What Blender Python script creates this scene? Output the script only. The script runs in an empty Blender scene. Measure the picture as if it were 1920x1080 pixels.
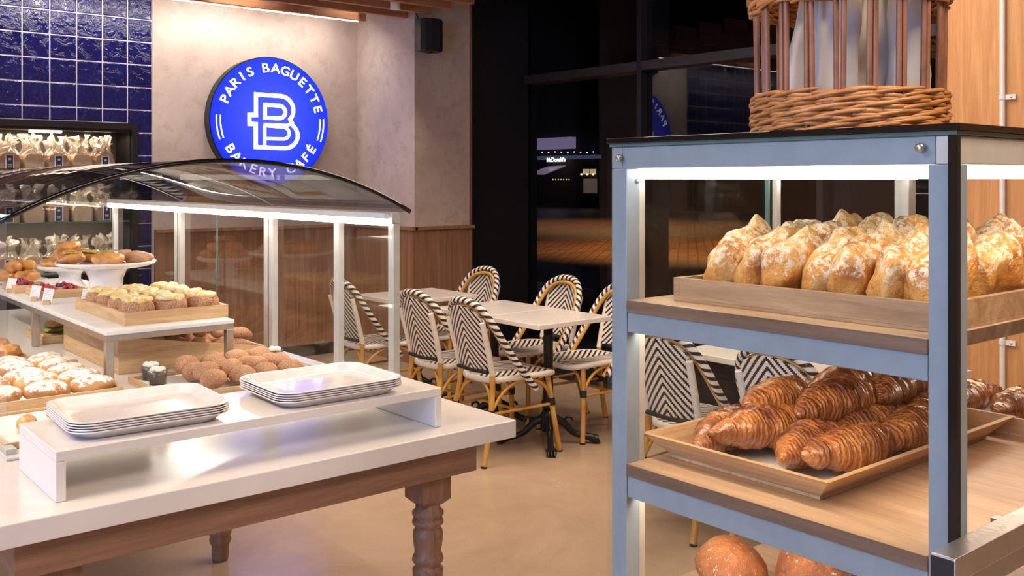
import bpy, math, random
from mathutils import Vector, Matrix, noise
PI = math.pi
R = math.radians
random.seed(7)
C = bpy.context.scene.collection
scn = bpy.context.scene
# ------------------------------------------------------------------ camera, world, lights, exposure
cam_d = bpy.data.cameras.new('camera'); cam = bpy.data.objects.new('camera', cam_d); C.objects.link(cam)
cam.location = (0, 0, 1.55); cam.rotation_euler = (PI/2, 0, -R(39.7))
cam_d.sensor_width = 36; cam_d.lens = 36*1815/1920; cam_d.shift_y = -202/1920
cam_d.clip_start = 0.05; cam_d.clip_end = 300
scn.camera = cam
w = bpy.data.worlds.new('night'); scn.world = w; w.use_nodes = True
w.node_tree.nodes['Background'].inputs[0].default_value = (0.008, 0.010, 0.020, 1)
w.node_tree.nodes['Background'].inputs[1].default_value = 1.0
vs = scn.view_settings; vs.view_transform = 'Standard'; vs.look = 'None'; vs.gamma = 1; vs.use_curve_mapping = False
vs.exposure = 0.12

def area(name, loc, direction, sx, sy, power, col, spread=180):
    l = bpy.data.lights.new(name, 'AREA'); l.shape = 'RECTANGLE'; l.size = sx; l.size_y = sy
    l.energy = power; l.color = col; l.spread = R(spread)
    o = bpy.data.objects.new(name, l); C.objects.link(o); o.location = loc
    o.rotation_euler = Vector(direction).to_track_quat('-Z', 'Y').to_euler()
    return o
def spot(name, loc, direction, power, col, ang=70, blend=.6, r=.04):
    l = bpy.data.lights.new(name, 'SPOT'); l.energy = power; l.color = col; l.spot_size = R(ang); l.spot_blend = blend
    l.shadow_soft_size = r
    o = bpy.data.objects.new(name, l); C.objects.link(o); o.location = loc
    o.rotation_euler = Vector(direction).to_track_quat('-Z', 'Y').to_euler()
    return o
WARM = (1, .80, .62); NEUT = (1, .93, .86); COOL = (.33, .54, 1)
area('ceiling_panel_light', (1.2, -.6, 3.36), (0, 0, -1), 1.6, 1.2, 90, WARM)
area('ceiling_panel_light', (-1.2, 2.4, 3.36), (0, 0, -1), 1.6, 1.2, 100, WARM)
area('ceiling_panel_light', (3.6, 3.4, 3.36), (0, 0, -1), 2.2, 2.6, 135, WARM)
area('ceiling_panel_light', (1.6, 4.6, 3.36), (0, 0, -1), 1.4, 1.4, 65, WARM)
area('cool_side_light', (-3.3, 1.0, 1.7), (1, 0, -.05), 2.6, 2.2, 125, COOL)  # unseen cool light added to turn left-facing faces blue; no window there
for q in ((2.1, 7.1), (3.2, 7.15), (4.3, 7.1)):
    spot('wall_washer_light', (q[0], q[1]-.1, 3.3), (0, .45, -1), 29, NEUT, 110, 1, .06)

# ------------------------------------------------------------------ helpers: meshes
class MB:
    def __init__(s): s.v = []; s.f = []; s.uv = {}; s.sm = []
    def add(s, vs, fs, smooth=False, uvs=None):
        n = len(s.v); s.v += [tuple(p) for p in vs]
        for i, f in enumerate(fs):
            s.f.append(tuple(k+n for k in f)); s.sm.append(smooth)
            if uvs: s.uv[len(s.f)-1] = uvs[i]
        return s
    def box(s, x0, x1, y0, y1, z0, z1):
        v = [(x, y, z) for z in (z0, z1) for y in (y0, y1) for x in (x0, x1)]
        return s.add(v, [(0, 2, 3, 1), (4, 5, 7, 6), (0, 1, 5, 4), (2, 6, 7, 3), (0, 4, 6, 2), (1, 3, 7, 5)])
    def obox(s, c, sz, M):
        v = [M @ Vector((x*sz[0]/2, y*sz[1]/2, z*sz[2]/2)) + Vector(c) for z in (-1, 1) for y in (-1, 1) for x in (-1, 1)]
        return s.add(v, [(0, 2, 3, 1), (4, 5, 7, 6), (0, 1, 5, 4), (2, 6, 7, 3), (0, 4, 6, 2), (1, 3, 7, 5)])
    def prism(s, poly, z0, z1, axis='z', smooth=False):
        n = len(poly)
        def m(a, b, h): return (a, b, h) if axis == 'z' else ((a, h, b) if axis == 'y' else (h, a, b))
        v = [m(a, b, z0) for a, b in poly] + [m(a, b, z1) for a, b in poly]
        s.add(v, [tuple(range(n))[::-1], tuple(range(n, 2*n))])
        v2 = list(v); s.add(v2, [(i, (i+1) % n, (i+1) % n+n, i+n) for i in range(n)], smooth); return s
    def lathe(s, prof, n=24, c=(0, 0, 0), smooth=True, sq=None):
        v = []
        for r, z in prof:
            for i in range(n):
                a = 2*PI*i/n; v.append((c[0]+r*math.cos(a), c[1]+r*math.sin(a), c[2]+z))
        f = []
        for j in range(len(prof)-1):
            for i in range(n):
                k = (i+1) % n; f.append((j*n+i, j*n+k, (j+1)*n+k, (j+1)*n+i))
        if prof[0][0] > 1e-6: f.append(tuple(range(n))[::-1])
        if prof[-1][0] > 1e-6: f.append(tuple(range((len(prof)-1)*n, len(prof)*n)))
        return s.add(v, f, smooth)
    def tube(s, path, rad, n=10, closed=False, caps=True, uvn=1.0):
        P = [Vector(p) for p in path]; m = len(P)
        rr = rad if isinstance(rad, (list, tuple)) else [rad]*m
        T = []
        for i in range(m):
            a = P[(i-1) % m] if (closed or i > 0) else P[i]; b = P[(i+1) % m] if (closed or i < m-1) else P[i]
            t = (b-a); T.append(t.normalized() if t.length > 1e-9 else Vector((0, 0, 1)))
        up = Vector((0, 0, 1)) if abs(T[0].z) < .9 else Vector((1, 0, 0))
        N = (up - T[0]*up.dot(T[0])).normalized(); v = []; L = 0; Ls = []
        for i in range(m):
            N = (N - T[i]*N.dot(T[i])).normalized(); B = T[i].cross(N)
            if i: L += (P[i]-P[i-1]).length
            Ls.append(L)
            for k in range(n):
                a = 2*PI*k/n; v.append(P[i]+(N*math.cos(a)+B*math.sin(a))*rr[i])
        f = []; uv = []
        for i in range(m if closed else m-1):
            j = (i+1) % m; l1 = Ls[i]; l2 = Ls[j] if j > i else L+(P[0]-P[-1]).length
            for k in range(n):
                q = (k+1) % n; f.append((i*n+k, i*n+q, j*n+q, j*n+k))
                uv.append([(l1, k/n), (l1, (k+1)/n), (l2, (k+1)/n), (l2, k/n)])
        s.add(v, f, True, uv)
        if caps and not closed:
            s.add(v[:n], [tuple(range(n))[::-1]]); s.add(v[-n:], [tuple(range(n))])
        return s
    def grid(s, fn, nu, nv, cu=False, cv=False, smooth=True):
        v = [fn(i/(nu if cu else nu-1), j/(nv if cv else nv-1)) for i in range(nu) for j in range(nv)]
        f = []
        for i in range(nu if cu else nu-1):
            for j in range(nv if cv else nv-1):
                a = i*nv+j; b = ((i+1) % nu)*nv+j; c = ((i+1) % nu)*nv+(j+1) % nv; d = i*nv+(j+1) % nv
                f.append((a, b, c, d))
        return s.add(v, f, smooth)
    def mesh(s, name):
        me = bpy.data.meshes.new(name); me.from_pydata(s.v, [], s.f); me.update()
        for p, q in zip(me.polygons, s.sm): p.use_smooth = q
        if s.uv:
            ul = me.uv_layers.new(name='UVMap')
            for p in me.polygons:
                if p.index in s.uv:
                    for li, u in zip(p.loop_indices, s.uv[p.index]): ul.data[li].uv = u
        return me

def obj(name, mb, mat, parent=None, loc=(0, 0, 0), rot=(0, 0, 0), bevel=0, seg=2, kind=None, label=None):
    me = mb.mesh(name) if isinstance(mb, MB) else mb
    if not me.materials: me.materials.append(mat)
    o = bpy.data.objects.new(name, me); C.objects.link(o); o.location = loc; o.rotation_euler = rot
    if parent: o.parent = parent
    if bevel:
        m = o.modifiers.new('bevel', 'BEVEL'); m.width = bevel; m.segments = seg; m.limit_method = 'ANGLE'; m.angle_limit = R(40)
    if kind: o['kind'] = kind
    if label: o['label'] = label
    return o
def tag(o, label, cat, group=None, kind=None):
    o['label'] = label; o['category'] = cat
    if group: o['group'] = group
    if kind: o['kind'] = kind
    return o
def thing(name, label, cat, loc=(0, 0, 0), rz=0, group=None):
    o = bpy.data.objects.new(name, None); C.objects.link(o); o.location = loc; o.rotation_euler = (0, 0, rz)
    o.empty_display_size = .05
    return tag(o, label, cat, group)
def dup(root, label=None, loc=None, rz=None, parent=None, rot=None, scale=None):
    r = root.copy(); C.objects.link(r)
    if parent: r.parent = parent
    if label: r['label'] = label
    if loc is not None: r.location = loc
    if rz is not None: r.rotation_euler = (0, 0, rz)
    if rot is not None: r.rotation_euler = rot
    if scale is not None: r.scale = scale
    for ch in list(root.children): dup(ch, parent=r)
    return r
def struct(name, mb, mat, parent=None, **k):
    return obj(name, mb, mat, parent, kind=None if parent else 'structure', **k)
ORD = ['first', 'second', 'third', 'fourth', 'fifth', 'sixth', 'seventh', 'eighth', 'ninth', 'tenth', 'eleventh', 'twelfth']

# ------------------------------------------------------------------ helpers: materials
def new(name):
    m = bpy.data.materials.new(name); m.use_nodes = True; nt = m.node_tree
    return m, nt, nt.nodes['Principled BSDF']
def nd(nt, t, **k):
    n = nt.nodes.new(t)
    for a, b in k.items(): setattr(n, a, b)
    return n
def lk(nt, a, b): nt.links.new(a, b)
def coords(nt, kind='Object', scale=(1, 1, 1), rot=(0, 0, 0)):
    tc = nd(nt, 'ShaderNodeTexCoord'); mp = nd(nt, 'ShaderNodeMapping')
    lk(nt, tc.outputs[kind], mp.inputs[0]); mp.inputs['Scale'].default_value = scale; mp.inputs['Rotation'].default_value = rot
    return mp.outputs[0]
def noise_n(nt, vec, scale, detail=4, rough=.55, dist=0):
    n = nd(nt, 'ShaderNodeTexNoise'); n.inputs['Scale'].default_value = scale; n.inputs['Detail'].default_value = detail
    n.inputs['Roughness'].default_value = rough; n.inputs['Distortion'].default_value = dist
    if vec: lk(nt, vec, n.inputs['Vector'])
    return n.outputs[0]
def ramp(nt, fac, stops):
    n = nd(nt, 'ShaderNodeValToRGB'); e = n.color_ramp.elements
    while len(e) < len(stops): e.new(.5)
    for q, (p, c) in zip(e, stops): q.position = p; q.color = (*c, 1) if len(c) == 3 else c
    lk(nt, fac, n.inputs[0]); return n.outputs[0]
def mixc(nt, fac, a, b):
    n = nd(nt, 'ShaderNodeMix', data_type='RGBA')
    for inp, v in ((0, fac), (6, a), (7, b)):
        if isinstance(v, (tuple, float, int)):
            n.inputs[inp].default_value = (*v, 1) if isinstance(v, tuple) else v
        else: lk(nt, v, n.inputs[inp])
    return n.outputs[2]
def bump(nt, bs, h, strength=.3, dist=.01):
    n = nd(nt, 'ShaderNodeBump'); n.inputs['Strength'].default_value = strength; n.inputs['Distance'].default_value = dist
    lk(nt, h, n.inputs['Height']); lk(nt, n.outputs[0], bs.inputs['Normal'])
def math_n(nt, op, a, b=None, c=None):
    n = nd(nt, 'ShaderNodeMath', operation=op)
    for i, v in enumerate((a, b, c)):
        if v is None: continue
        if isinstance(v, (int, float)): n.inputs[i].default_value = v
        else: lk(nt, v, n.inputs[i])
    return n.outputs[0]
def plain(name, col, rough=.5, metal=0, bumps=0, bscale=60, spec=.5, coat=0):
    m, nt, b = new(name); b.inputs['Roughness'].default_value = rough; b.inputs['Metallic'].default_value = metal
    b.inputs['Specular IOR Level'].default_value = spec; b.inputs['Coat Weight'].default_value = coat
    v = coords(nt); n = noise_n(nt, v, bscale*.3, 3)
    d = tuple(c*.93 for c in col); l = tuple(min(1, c*1.05) for c in col)
    lk(nt, ramp(nt, n, [(.3, d), (.7, l)]), b.inputs['Base Color'])
    if bumps: bump(nt, b, noise_n(nt, v, bscale, 5), bumps, .004)
    return m
def wood(name, dark, light, scale=6, axis='x', rough=.45, gloss=.5, stretch=14):
    m, nt, b = new(name); sc = {'x': (scale/stretch, scale, scale), 'y': (scale, scale/stretch, scale), 'z': (scale, scale, scale/stretch)}[axis]
    v = coords(nt, 'Object', sc); n1 = noise_n(nt, v, 3.2, 8, .6, 1.6)
    v2 = coords(nt, 'Object', tuple(q*6 for q in sc)); n2 = noise_n(nt, v2, 6, 5, .7)
    base = ramp(nt, n1, [(.28, dark), (.5, tuple((a+c)/2 for a, c in zip(dark, light))), (.66, light)])
    fine = ramp(nt, n2, [(.3, (.72, .68, .64)), (.6, (1, 1, 1))])
    mu = nd(nt, 'ShaderNodeMix', data_type='RGBA', blend_type='MULTIPLY'); mu.inputs[0].default_value = .55
    lk(nt, base, mu.inputs[6]); lk(nt, fine, mu.inputs[7]); lk(nt, mu.outputs[2], b.inputs['Base Color'])
    b.inputs['Roughness'].default_value = rough; b.inputs['Specular IOR Level'].default_value = gloss
    bump(nt, b, n2, .12, .002)
    return m
def emit(name, col, strength):
    m, nt, b = new(name); b.inputs['Base Color'].default_value = (*col, 1)
    b.inputs['Emission Color'].default_value = (*col, 1); b.inputs['Emission Strength'].default_value = strength
    b.inputs['Roughness'].default_value = .4
    return m
def glass(name, tint=(.97, .985, .98), ior=1.45, rough=0.0, k=1.0, smear=0.0):
    m = bpy.data.materials.new(name); m.use_nodes = True; nt = m.node_tree; nt.nodes.clear()
    o = nd(nt, 'ShaderNodeOutputMaterial'); mx = nd(nt, 'ShaderNodeMixShader'); t = nd(nt, 'ShaderNodeBsdfTransparent')
    g = nd(nt, 'ShaderNodeBsdfGlossy'); fr = nd(nt, 'ShaderNodeFresnel')
    t.inputs[0].default_value = (*tint, 1); g.inputs['Roughness'].default_value = rough; fr.inputs[0].default_value = ior
    ge = nd(nt, 'ShaderNodeNewGeometry')      # only the outer faces of a pane reflect; leaving the glass is straight
    f = math_n(nt, 'MULTIPLY', math_n(nt, 'MULTIPLY', fr.outputs[0], k), math_n(nt, 'SUBTRACT', 1.0, ge.outputs['Backfacing']))
    lk(nt, f, mx.inputs[0]); lk(nt, t.outputs[0], mx.inputs[1]); lk(nt, g.outputs[0], mx.inputs[2]); lk(nt, mx.outputs[0], o.inputs[0])
    return m
def crust(name, light, mid, dark, scale=14, rough=.4, sug=None, sugcol=(.93, .86, .76), grain=0, ridges=0, topwhite=0, coat=0, bstr=.5):
    """baked dough: blotchy brown, optional sugar / crumble patches, optional baked ridges"""
    m, nt, b = new(name); v = coords(nt)
    oi = nd(nt, 'ShaderNodeObjectInfo'); ad = nd(nt, 'ShaderNodeVectorMath', operation='ADD'); lk(nt, v, ad.inputs[0])
    sc_ = nd(nt, 'ShaderNodeVectorMath', operation='SCALE'); sc_.inputs[0].default_value = (3, 5, 7); lk(nt, oi.outputs['Random'], sc_.inputs['Scale']); lk(nt, sc_.outputs[0], ad.inputs[1])
    v1 = ad.outputs[0]
    n = noise_n(nt, v1, scale, 5, .6, .4)
    col = ramp(nt, n, [(.32, dark), (.48, mid), (.66, light)])
    h = noise_n(nt, v1, scale*5, 5, .65)
    if ridges:
        wv = nd(nt, 'ShaderNodeTexWave', wave_type='BANDS', bands_direction='X'); wv.inputs['Scale'].default_value = ridges
        wv.inputs['Distortion'].default_value = 5; wv.inputs['Detail'].default_value = 4; wv.inputs['Detail Scale'].default_value = 2.2; wv.inputs['Detail Roughness'].default_value = .6
        lk(nt, v, wv.inputs['Vector'])
        col = mixc(nt, math_n(nt, 'MULTIPLY', wv.outputs[1], .17), col, dark)
        h = math_n(nt, 'ADD', h, math_n(nt, 'MULTIPLY', wv.outputs[1], -1.0))
    if sug:
        s1 = noise_n(nt, v1, sug[0], 6, .75)
        sep = nd(nt, 'ShaderNodeSeparateXYZ'); lk(nt, v, sep.inputs[0])
        if len(sug) > 2:      # stronger towards the pastry's own top (strewn from above)
            zz = nd(nt, 'ShaderNodeMapRange'); lk(nt, sep.outputs[2], zz.inputs[0])
            zz.inputs[1].default_value = sug[2]; zz.inputs[2].default_value = sug[3]; zz.inputs[3].default_value = -.22; zz.inputs[4].default_value = .20
            s1 = math_n(nt, 'ADD', s1, zz.outputs[0])
        fac = ramp(nt, s1, [(sug[1], (0, 0, 0)), (sug[1]+.09, (1, 1, 1))])
        col = mixc(nt, fac, col, sugcol)
    if grain:
        g = noise_n(nt, v1, grain, 2, .8); fac = ramp(nt, g, [(.5, (0, 0, 0)), (.62, (1, 1, 1))])
        col = mixc(nt, math_n(nt, 'MULTIPLY', fac, .5), col, (.85, .72, .6))
        h = math_n(nt, 'ADD', h, math_n(nt, 'MULTIPLY', g, .8))
    lk(nt, col, b.inputs['Base Color']); b.inputs['Roughness'].default_value = rough; b.inputs['Coat Weight'].default_value = coat; b.inputs['Coat Roughness'].default_value = .2
    b.inputs['Subsurface Weight'].default_value = .0
    bump(nt, b, h, bstr, .007)
    return m
M = {}
M['quartz'] = plain('white_quartz', (.80, .76, .73), .17, bscale=8)
M['white_lacquer'] = plain('white_paint', (.82, .80, .78), .35)
M['tray_white'] = plain('white_melamine', (.85, .80, .78), .12, coat=.5)
M['alu'] = plain('pale_aluminium', (.60, .585, .555), .42, .25)
M['alu_cool_lit'] = plain('frame_grey_cool_lit', (.29, .355, .43), .36, .1)  # cabinet frame grey with the blue of the cool light mixed in
M['steel'] = plain('brushed_steel', (.55, .52, .50), .28, .9, .1, 90)
M['black'] = plain('black_powder_coat', (.012, .012, .014), .38)
M['blackgloss'] = plain('black_gloss', (.006, .006, .007), .06)
M['castiron'] = plain('black_cast_iron', (.012, .013, .014), .35, .3, .3, 80)
M['frameblack'] = plain('window_frame_black', (.010, .010, .014), .5)
M['rubber'] = plain('black_rubber', (.015, .015, .015), .7)
M['walnut'] = wood('brown_oak', (.19, .095, .06), (.37, .21, .135), 5, 'x')
M['walnut_z'] = wood('brown_oak_upright', (.19, .095, .06), (.37, .21, .135), 6, 'z')
M['shelfwood'] = wood('shelf_laminate', (.40, .24, .14), (.62, .42, .27), 5, 'y', .4)
M['shelfedge'] = wood('shelf_edge', (.12, .075, .05), (.23, .15, .105), 5, 'y', .4)
M['oak'] = wood('light_oak_tray', (.52, .30, .14), (.78, .53, .29), 9, 'x', .5)
M['oak_y'] = wood('light_oak_tray_long', (.52, .30, .14), (.78, .53, .29), 9, 'y', .5)
M['trayoak'] = wood('oak_crate_side', (.34, .20, .10), (.56, .37, .21), 7, 'y', .5)
M['wainscot'] = wood('wainscot_veneer', (.25, .125, .07), (.40, .225, .135), 5, 'z', .42, stretch=22)
M['panelwood'] = wood('honey_wall_veneer', (.52, .25, .09), (.68, .37, .16), 5, 'z', .45, stretch=22)
M['slat'] = wood('ceiling_slat_wood', (.38, .15, .065), (.58, .27, .13), 5, 'x', .5)
M['bamboo'] = crust('bamboo_cane', (.66, .37, .09), (.56, .29, .06), (.42, .20, .045), 9, .3, bstr=.1)
M['wicker'] = crust('willow_wicker', (.68, .34, .13), (.52, .22, .07), (.30, .11, .035), 7, .38, bstr=.3)
M['wicker_peeled'] = crust('willow_rod', (.36, .17, .10), (.28, .12, .07), (.18, .075, .04), 7, .4, bstr=.2)
M['led'] = emit('led_diffuser', (1, .90, .78), 8.5)
M['shelf_fill'] = emit('hidden_shelf_glow', (1, .86, .68), 28)  # glow for the strips added under the cabinet shelves
M['led_soft'] = emit('led_cove', (1, .90, .76), 10)
M['glass'] = glass('clear_glass', k=.8)
M['glass_roof'] = glass('tinted_roof_glass', (.52, .52, .58), 1.75, .02, 1.4)
M['glass_window'] = glass('window_glass', (.93, .93, .95), 1.52, 0, 1.0)
M['glassedge'] = plain('glass_edge_green', (.10, .16, .15), .15)
M['linen'] = plain('white_liner_paper', (.86, .82, .78), .7)
def mk_plaster():
    m, nt, b = new('grey_plaster'); v = coords(nt)
    n = noise_n(nt, v, 2.2, 8, .68, .5); n2 = noise_n(nt, v, 9, 6, .7)
    c = ramp(nt, n, [(.3, (.50, .41, .37)), (.5, (.57, .475, .43)), (.7, (.63, .53, .48))])
    f = ramp(nt, n2, [(.36, (0, 0, 0)), (.5, (1, 1, 1))])
    lk(nt, mixc(nt, f, (.49, .40, .36), c), b.inputs['Base Color']); b.inputs['Roughness'].default_value = .75
    bump(nt, b, n2, .08, .004); return m
M['plaster'] = mk_plaster()
def mk_floor():
    m, nt, b = new('polished_concrete'); v = coords(nt)
    n = noise_n(nt, v, 1.1, 8, .65, .6); n2 = noise_n(nt, v, 110, 3, .8)
    c = ramp(nt, n, [(.3, (.37, .26, .175)), (.5, (.45, .325, .225)), (.7, (.51, .38, .27))])
    f = ramp(nt, n2, [(.33, (1, 1, 1)), (.42, (0, 0, 0))])
    lk(nt, mixc(nt, math_n(nt, 'MULTIPLY', f, .35), c, (.16, .10, .06)), b.inputs['Base Color'])
    r = ramp(nt, n, [(.3, (.16, .16, .16)), (.7, (.30, .30, .30))]); lk(nt, r, b.inputs['Roughness']); return m
M['floor'] = mk_floor()
def mk_tile():
    m, nt, b = new('glazed_blue_tile'); v = coords(nt); oi = nd(nt, 'ShaderNodeObjectInfo')
    ad = nd(nt, 'ShaderNodeVectorMath', operation='ADD'); lk(nt, v, ad.inputs[0])
    s = nd(nt, 'ShaderNodeVectorMath', operation='SCALE'); s.inputs[0].default_value = (9, 4, 7); lk(nt, oi.outputs['Random'], s.inputs['Scale']); lk(nt, s.outputs[0], ad.inputs[1])
    n = noise_n(nt, ad.outputs[0], 9, 4, .6, .6)
    c = ramp(nt, n, [(.3, (.004, .006, .060)), (.7, (.007, .011, .125))]); lk(nt, c, b.inputs['Base Color'])
    b.inputs['Roughness'].default_value = .10; b.inputs['Specular IOR Level'].default_value = .6
    bump(nt, b, noise_n(nt, ad.outputs[0], 16, 4, .6, 1.2), .55, .02); return m
M['tile'] = mk_tile()
M['grout'] = plain('tile_grout', (.70, .64, .82), .8)
def mk_weave(name, mode, freq):
    """black and white chevron cane weave, drawn in the object's own coordinates"""
    m, nt, b = new(name)
    if mode == 'uv':
        tc = nd(nt, 'ShaderNodeTexCoord'); sep = nd(nt, 'ShaderNodeSeparateXYZ'); lk(nt, tc.outputs['UV'], sep.inputs[0])
        a = math_n(nt, 'ADD', math_n(nt, 'MULTIPLY', sep.outputs[0], freq), math_n(nt, 'MULTIPLY', sep.outputs[1], 2.0))
        fine = math_n(nt, 'MULTIPLY', math_n(nt, 'PINGPONG', math_n(nt, 'MULTIPLY', sep.outputs[1], 22), .5), .16)
        a = math_n(nt, 'ADD', a, fine)
        hh = math_n(nt, 'PINGPONG', math_n(nt, 'MULTIPLY', sep.outputs[0], 200), 1)
    else:
        v = coords(nt); sep = nd(nt, 'ShaderNodeSeparateXYZ'); lk(nt, v, sep.inputs[0])
        u, w_ = (sep.outputs[1], sep.outputs[2]) if mode == 'back' else (sep.outputs[1], sep.outputs[0])
        au = math_n(nt, 'ABSOLUTE', u)
        st = math_n(nt, 'SNAP', au, .006)
        a = math_n(nt, 'MULTIPLY', math_n(nt, 'ADD', math_n(nt, 'MULTIPLY', st, 1.15 if mode == 'back' else 1.1), w_), freq)
        hh = math_n(nt, 'MULTIPLY', math_n(nt, 'PINGPONG', math_n(nt, 'MULTIPLY', u, 170), 1), math_n(nt, 'PINGPONG', math_n(nt, 'MULTIPLY', w_, 170), 1))
    fr = math_n(nt, 'FRACT', a); bw = math_n(nt, 'GREATER_THAN', fr, .46)
    lk(nt, mixc(nt, bw, (.014, .011, .018), (.82, .76, .70)), b.inputs['Base Color']); b.inputs['Roughness'].default_value = .42
    bump(nt, b, hh, .35, .0015); return m
M['weave_back'] = mk_weave('chevron_cane_back', 'back', 25)
M['weave_seat'] = mk_weave('chevron_cane_seat', 'seat', 22)
M['weave_hoop'] = mk_weave('striped_cane_wrap', 'uv', 24)
M['wrap_white'] = plain('white_cane_wrap', (.80, .75, .70), .45, bumps=.3, bscale=200)

# ------------------------------------------------------------------ the setting
ROOM_X0, ROOM_X1, ROOM_Y0 = -3.6, 5.9, -3.4
YW, YC = 7.75, 6.81        # sign wall, front of the column
struct('floor', MB().box(ROOM_X0-.1, 6.3, ROOM_Y0-.1, 8.2, -.1, 0), M['floor'])
struct('ceiling', MB().box(ROOM_X0-.1, 6.4, ROOM_Y0-.1, 8.3, 3.42, 3.52), plain('ceiling_dark', (.10, .065, .05), .8))
struct('wall_left', MB().box(ROOM_X0-.1, ROOM_X0, ROOM_Y0-.1, 8.2, 0, 3.42), plain('warm_wall_paint', (.45, .36, .28), .8))
struct('wall_front', MB().box(ROOM_X0, 6.3, ROOM_Y0-.1, ROOM_Y0, 0, 3.42), plain('warm_wall_paint_dim', (.25, .19, .14), .8))
struct('wall_back', MB().box(2.72, 4.585, YW, YW+.45, 0, 3.42), M['plaster'])
struct('wall_corner', MB().box(4.585, 5.18, YC, 8.2, 0, 3.42), M['plaster'])
# tiled wall with the niche
NX1, NZ1 = 2.56, 1.955
tw = MB().box(NX1, 2.72, YW+.012, 8.2, 0, 3.42).box(ROOM_X0, NX1, YW+.012, 8.2, NZ1, 3.42).box(ROOM_X0, NX1, 8.12, 8.2, 0, NZ1).box(ROOM_X0, -.4, YW+.012, 8.12, 0, NZ1)
tw = struct('wall_tiled', tw, M['grout'])
def tile_mesh(wd, hg):
    a, b_ = wd/2, hg/2; e = .006; v = []
    for (q, y) in ((0, 0), (0, -.002), (e, -.0045)):
        v += [(-a+q, y, -b_+q), (a-q, y, -b_+q), (a-q, y, b_-q), (-a+q, y, b_-q)]
    f = [(8, 9, 10, 11)]
    for k in (0, 4):
        for i in range(4): f.append((k+i, k+(i+1) % 4, k+4+(i+1) % 4, k+4+i))
    return MB().add(v, f).mesh('tile')
TP, TZ = .189, .179; tm = tile_mesh(TP-.008, TZ-.008); tm.materials.append(M['tile']); cache = {}
for r in range(19):
    z0 = .135+TZ*r-.0
    for cidx in range(12):
        x1 = 2.716-TP*cidx; x0 = x1-TP; zt = z0+TZ
        xa, xb, za, zb = x0, x1, z0, zt
        if zt > NZ1+.045 and z0 < NZ1+.045 and x0 < NX1+.02: za = NZ1+.045
        if z0 < NZ1+.04 and zt <= NZ1+.05:
            if x1 <= NX1+.05: continue
            if x0 < NX1+.045: xa = NX1+.045
        elif z0 < NZ1+.04 and x1 > NX1+.02: za, zb = z0, zt
        if zb-za < .02 or xb-xa < .02: continue
        key = (round(xb-xa, 3), round(zb-za, 3))
        me = tm if abs(xb-xa-TP) < 1e-3 and abs(zb-za-TZ) < 1e-3 else cache.setdefault(key, tile_mesh(xb-xa-.008, zb-za-.008))
        o = obj('tile', me, M['tile'], tw, loc=((xa+xb)/2, YW+.012, (za+zb)/2), rot=(random.uniform(-.006, .006), 0, random.uniform(-.006, .006)))
# wainscot and its cap
def wains(n, x0, x1, y, side=None):
    o = struct('wall_panelling_%s' % n, MB().box(x0, x1, y-.02, y-.001, .1, 1.13), M['wainscot'])
    struct('trim_%s' % n, MB().box(x0-.0, x1+.012, y-.05, y-.001, 1.13, 1.158), M['wainscot'], bevel=.002)
    struct('baseboard_%s' % n, MB().box(x0, x1, y-.028, y-.001, 0, .10), M['black'])
wains('back', 2.73, 4.56, YW); wains('corner', 4.56, 5.18, YC)
struct('trim_column_side', MB().box(4.535, 4.584, YC-.05, YW-.05, 1.13, 1.158), M['wainscot'])
struct('wall_panelling_column_side', MB().box(4.5605, 4.584, YC-.0005, YW-.02, .0, 1.129), M['wainscot'])
struct('trim_corner_edge', MB().box(5.165, 5.185, YC-.012, YC-.001, 1.16, 3.42), M['walnut_z'])
# black pilaster, window wall
XG = 5.97
struct('wall_pilaster', MB().box(5.19, 5.95, 6.93, 8.2, 0, 3.42), M['frameblack'])
wf = bpy.data.objects.new('window_1', None); C.objects.link(wf); wf['kind'] = 'structure'
MULL = [7.13, 5.445, 3.76]
for y in MULL: obj('mullion', MB().box(5.90, 6.24, y, y+.05, 0, 3.42), M['frameblack'], wf)
prev = 7.13
for i, y in enumerate((5.495, 3.81, 2.45)):
    obj('transom', MB().box(5.90, 6.10, y, prev, 2.455, 2.53), plain('transom_charcoal', (.035, .032, .038), .5), wf)
    obj('sill', MB().box(5.88, 6.2, y, prev, 0, .07), M['frameblack'], wf)
    obj('header', MB().box(5.90, 6.2, y, prev, 3.34, 3.42), M['frameblack'], wf)
    obj('pane', MB().box(XG, XG+.008, y, prev, .07, 2.455), M['glass_window'], wf)
    obj('pane', MB().box(XG, XG+.008, y, prev, 2.53, 3.34), M['glass_window'], wf)
    prev = y-.05
obj('sill_plinth', MB().box(5.12, 5.88, 2.6, 6.92, 0, .045), M['black'], wf)
# honey veneer wall at the right with its pipe
struct('wall_right', MB().box(5.24, 6.3, ROOM_Y0, 2.6, 0, 3.42), M['panelwood'])
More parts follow.
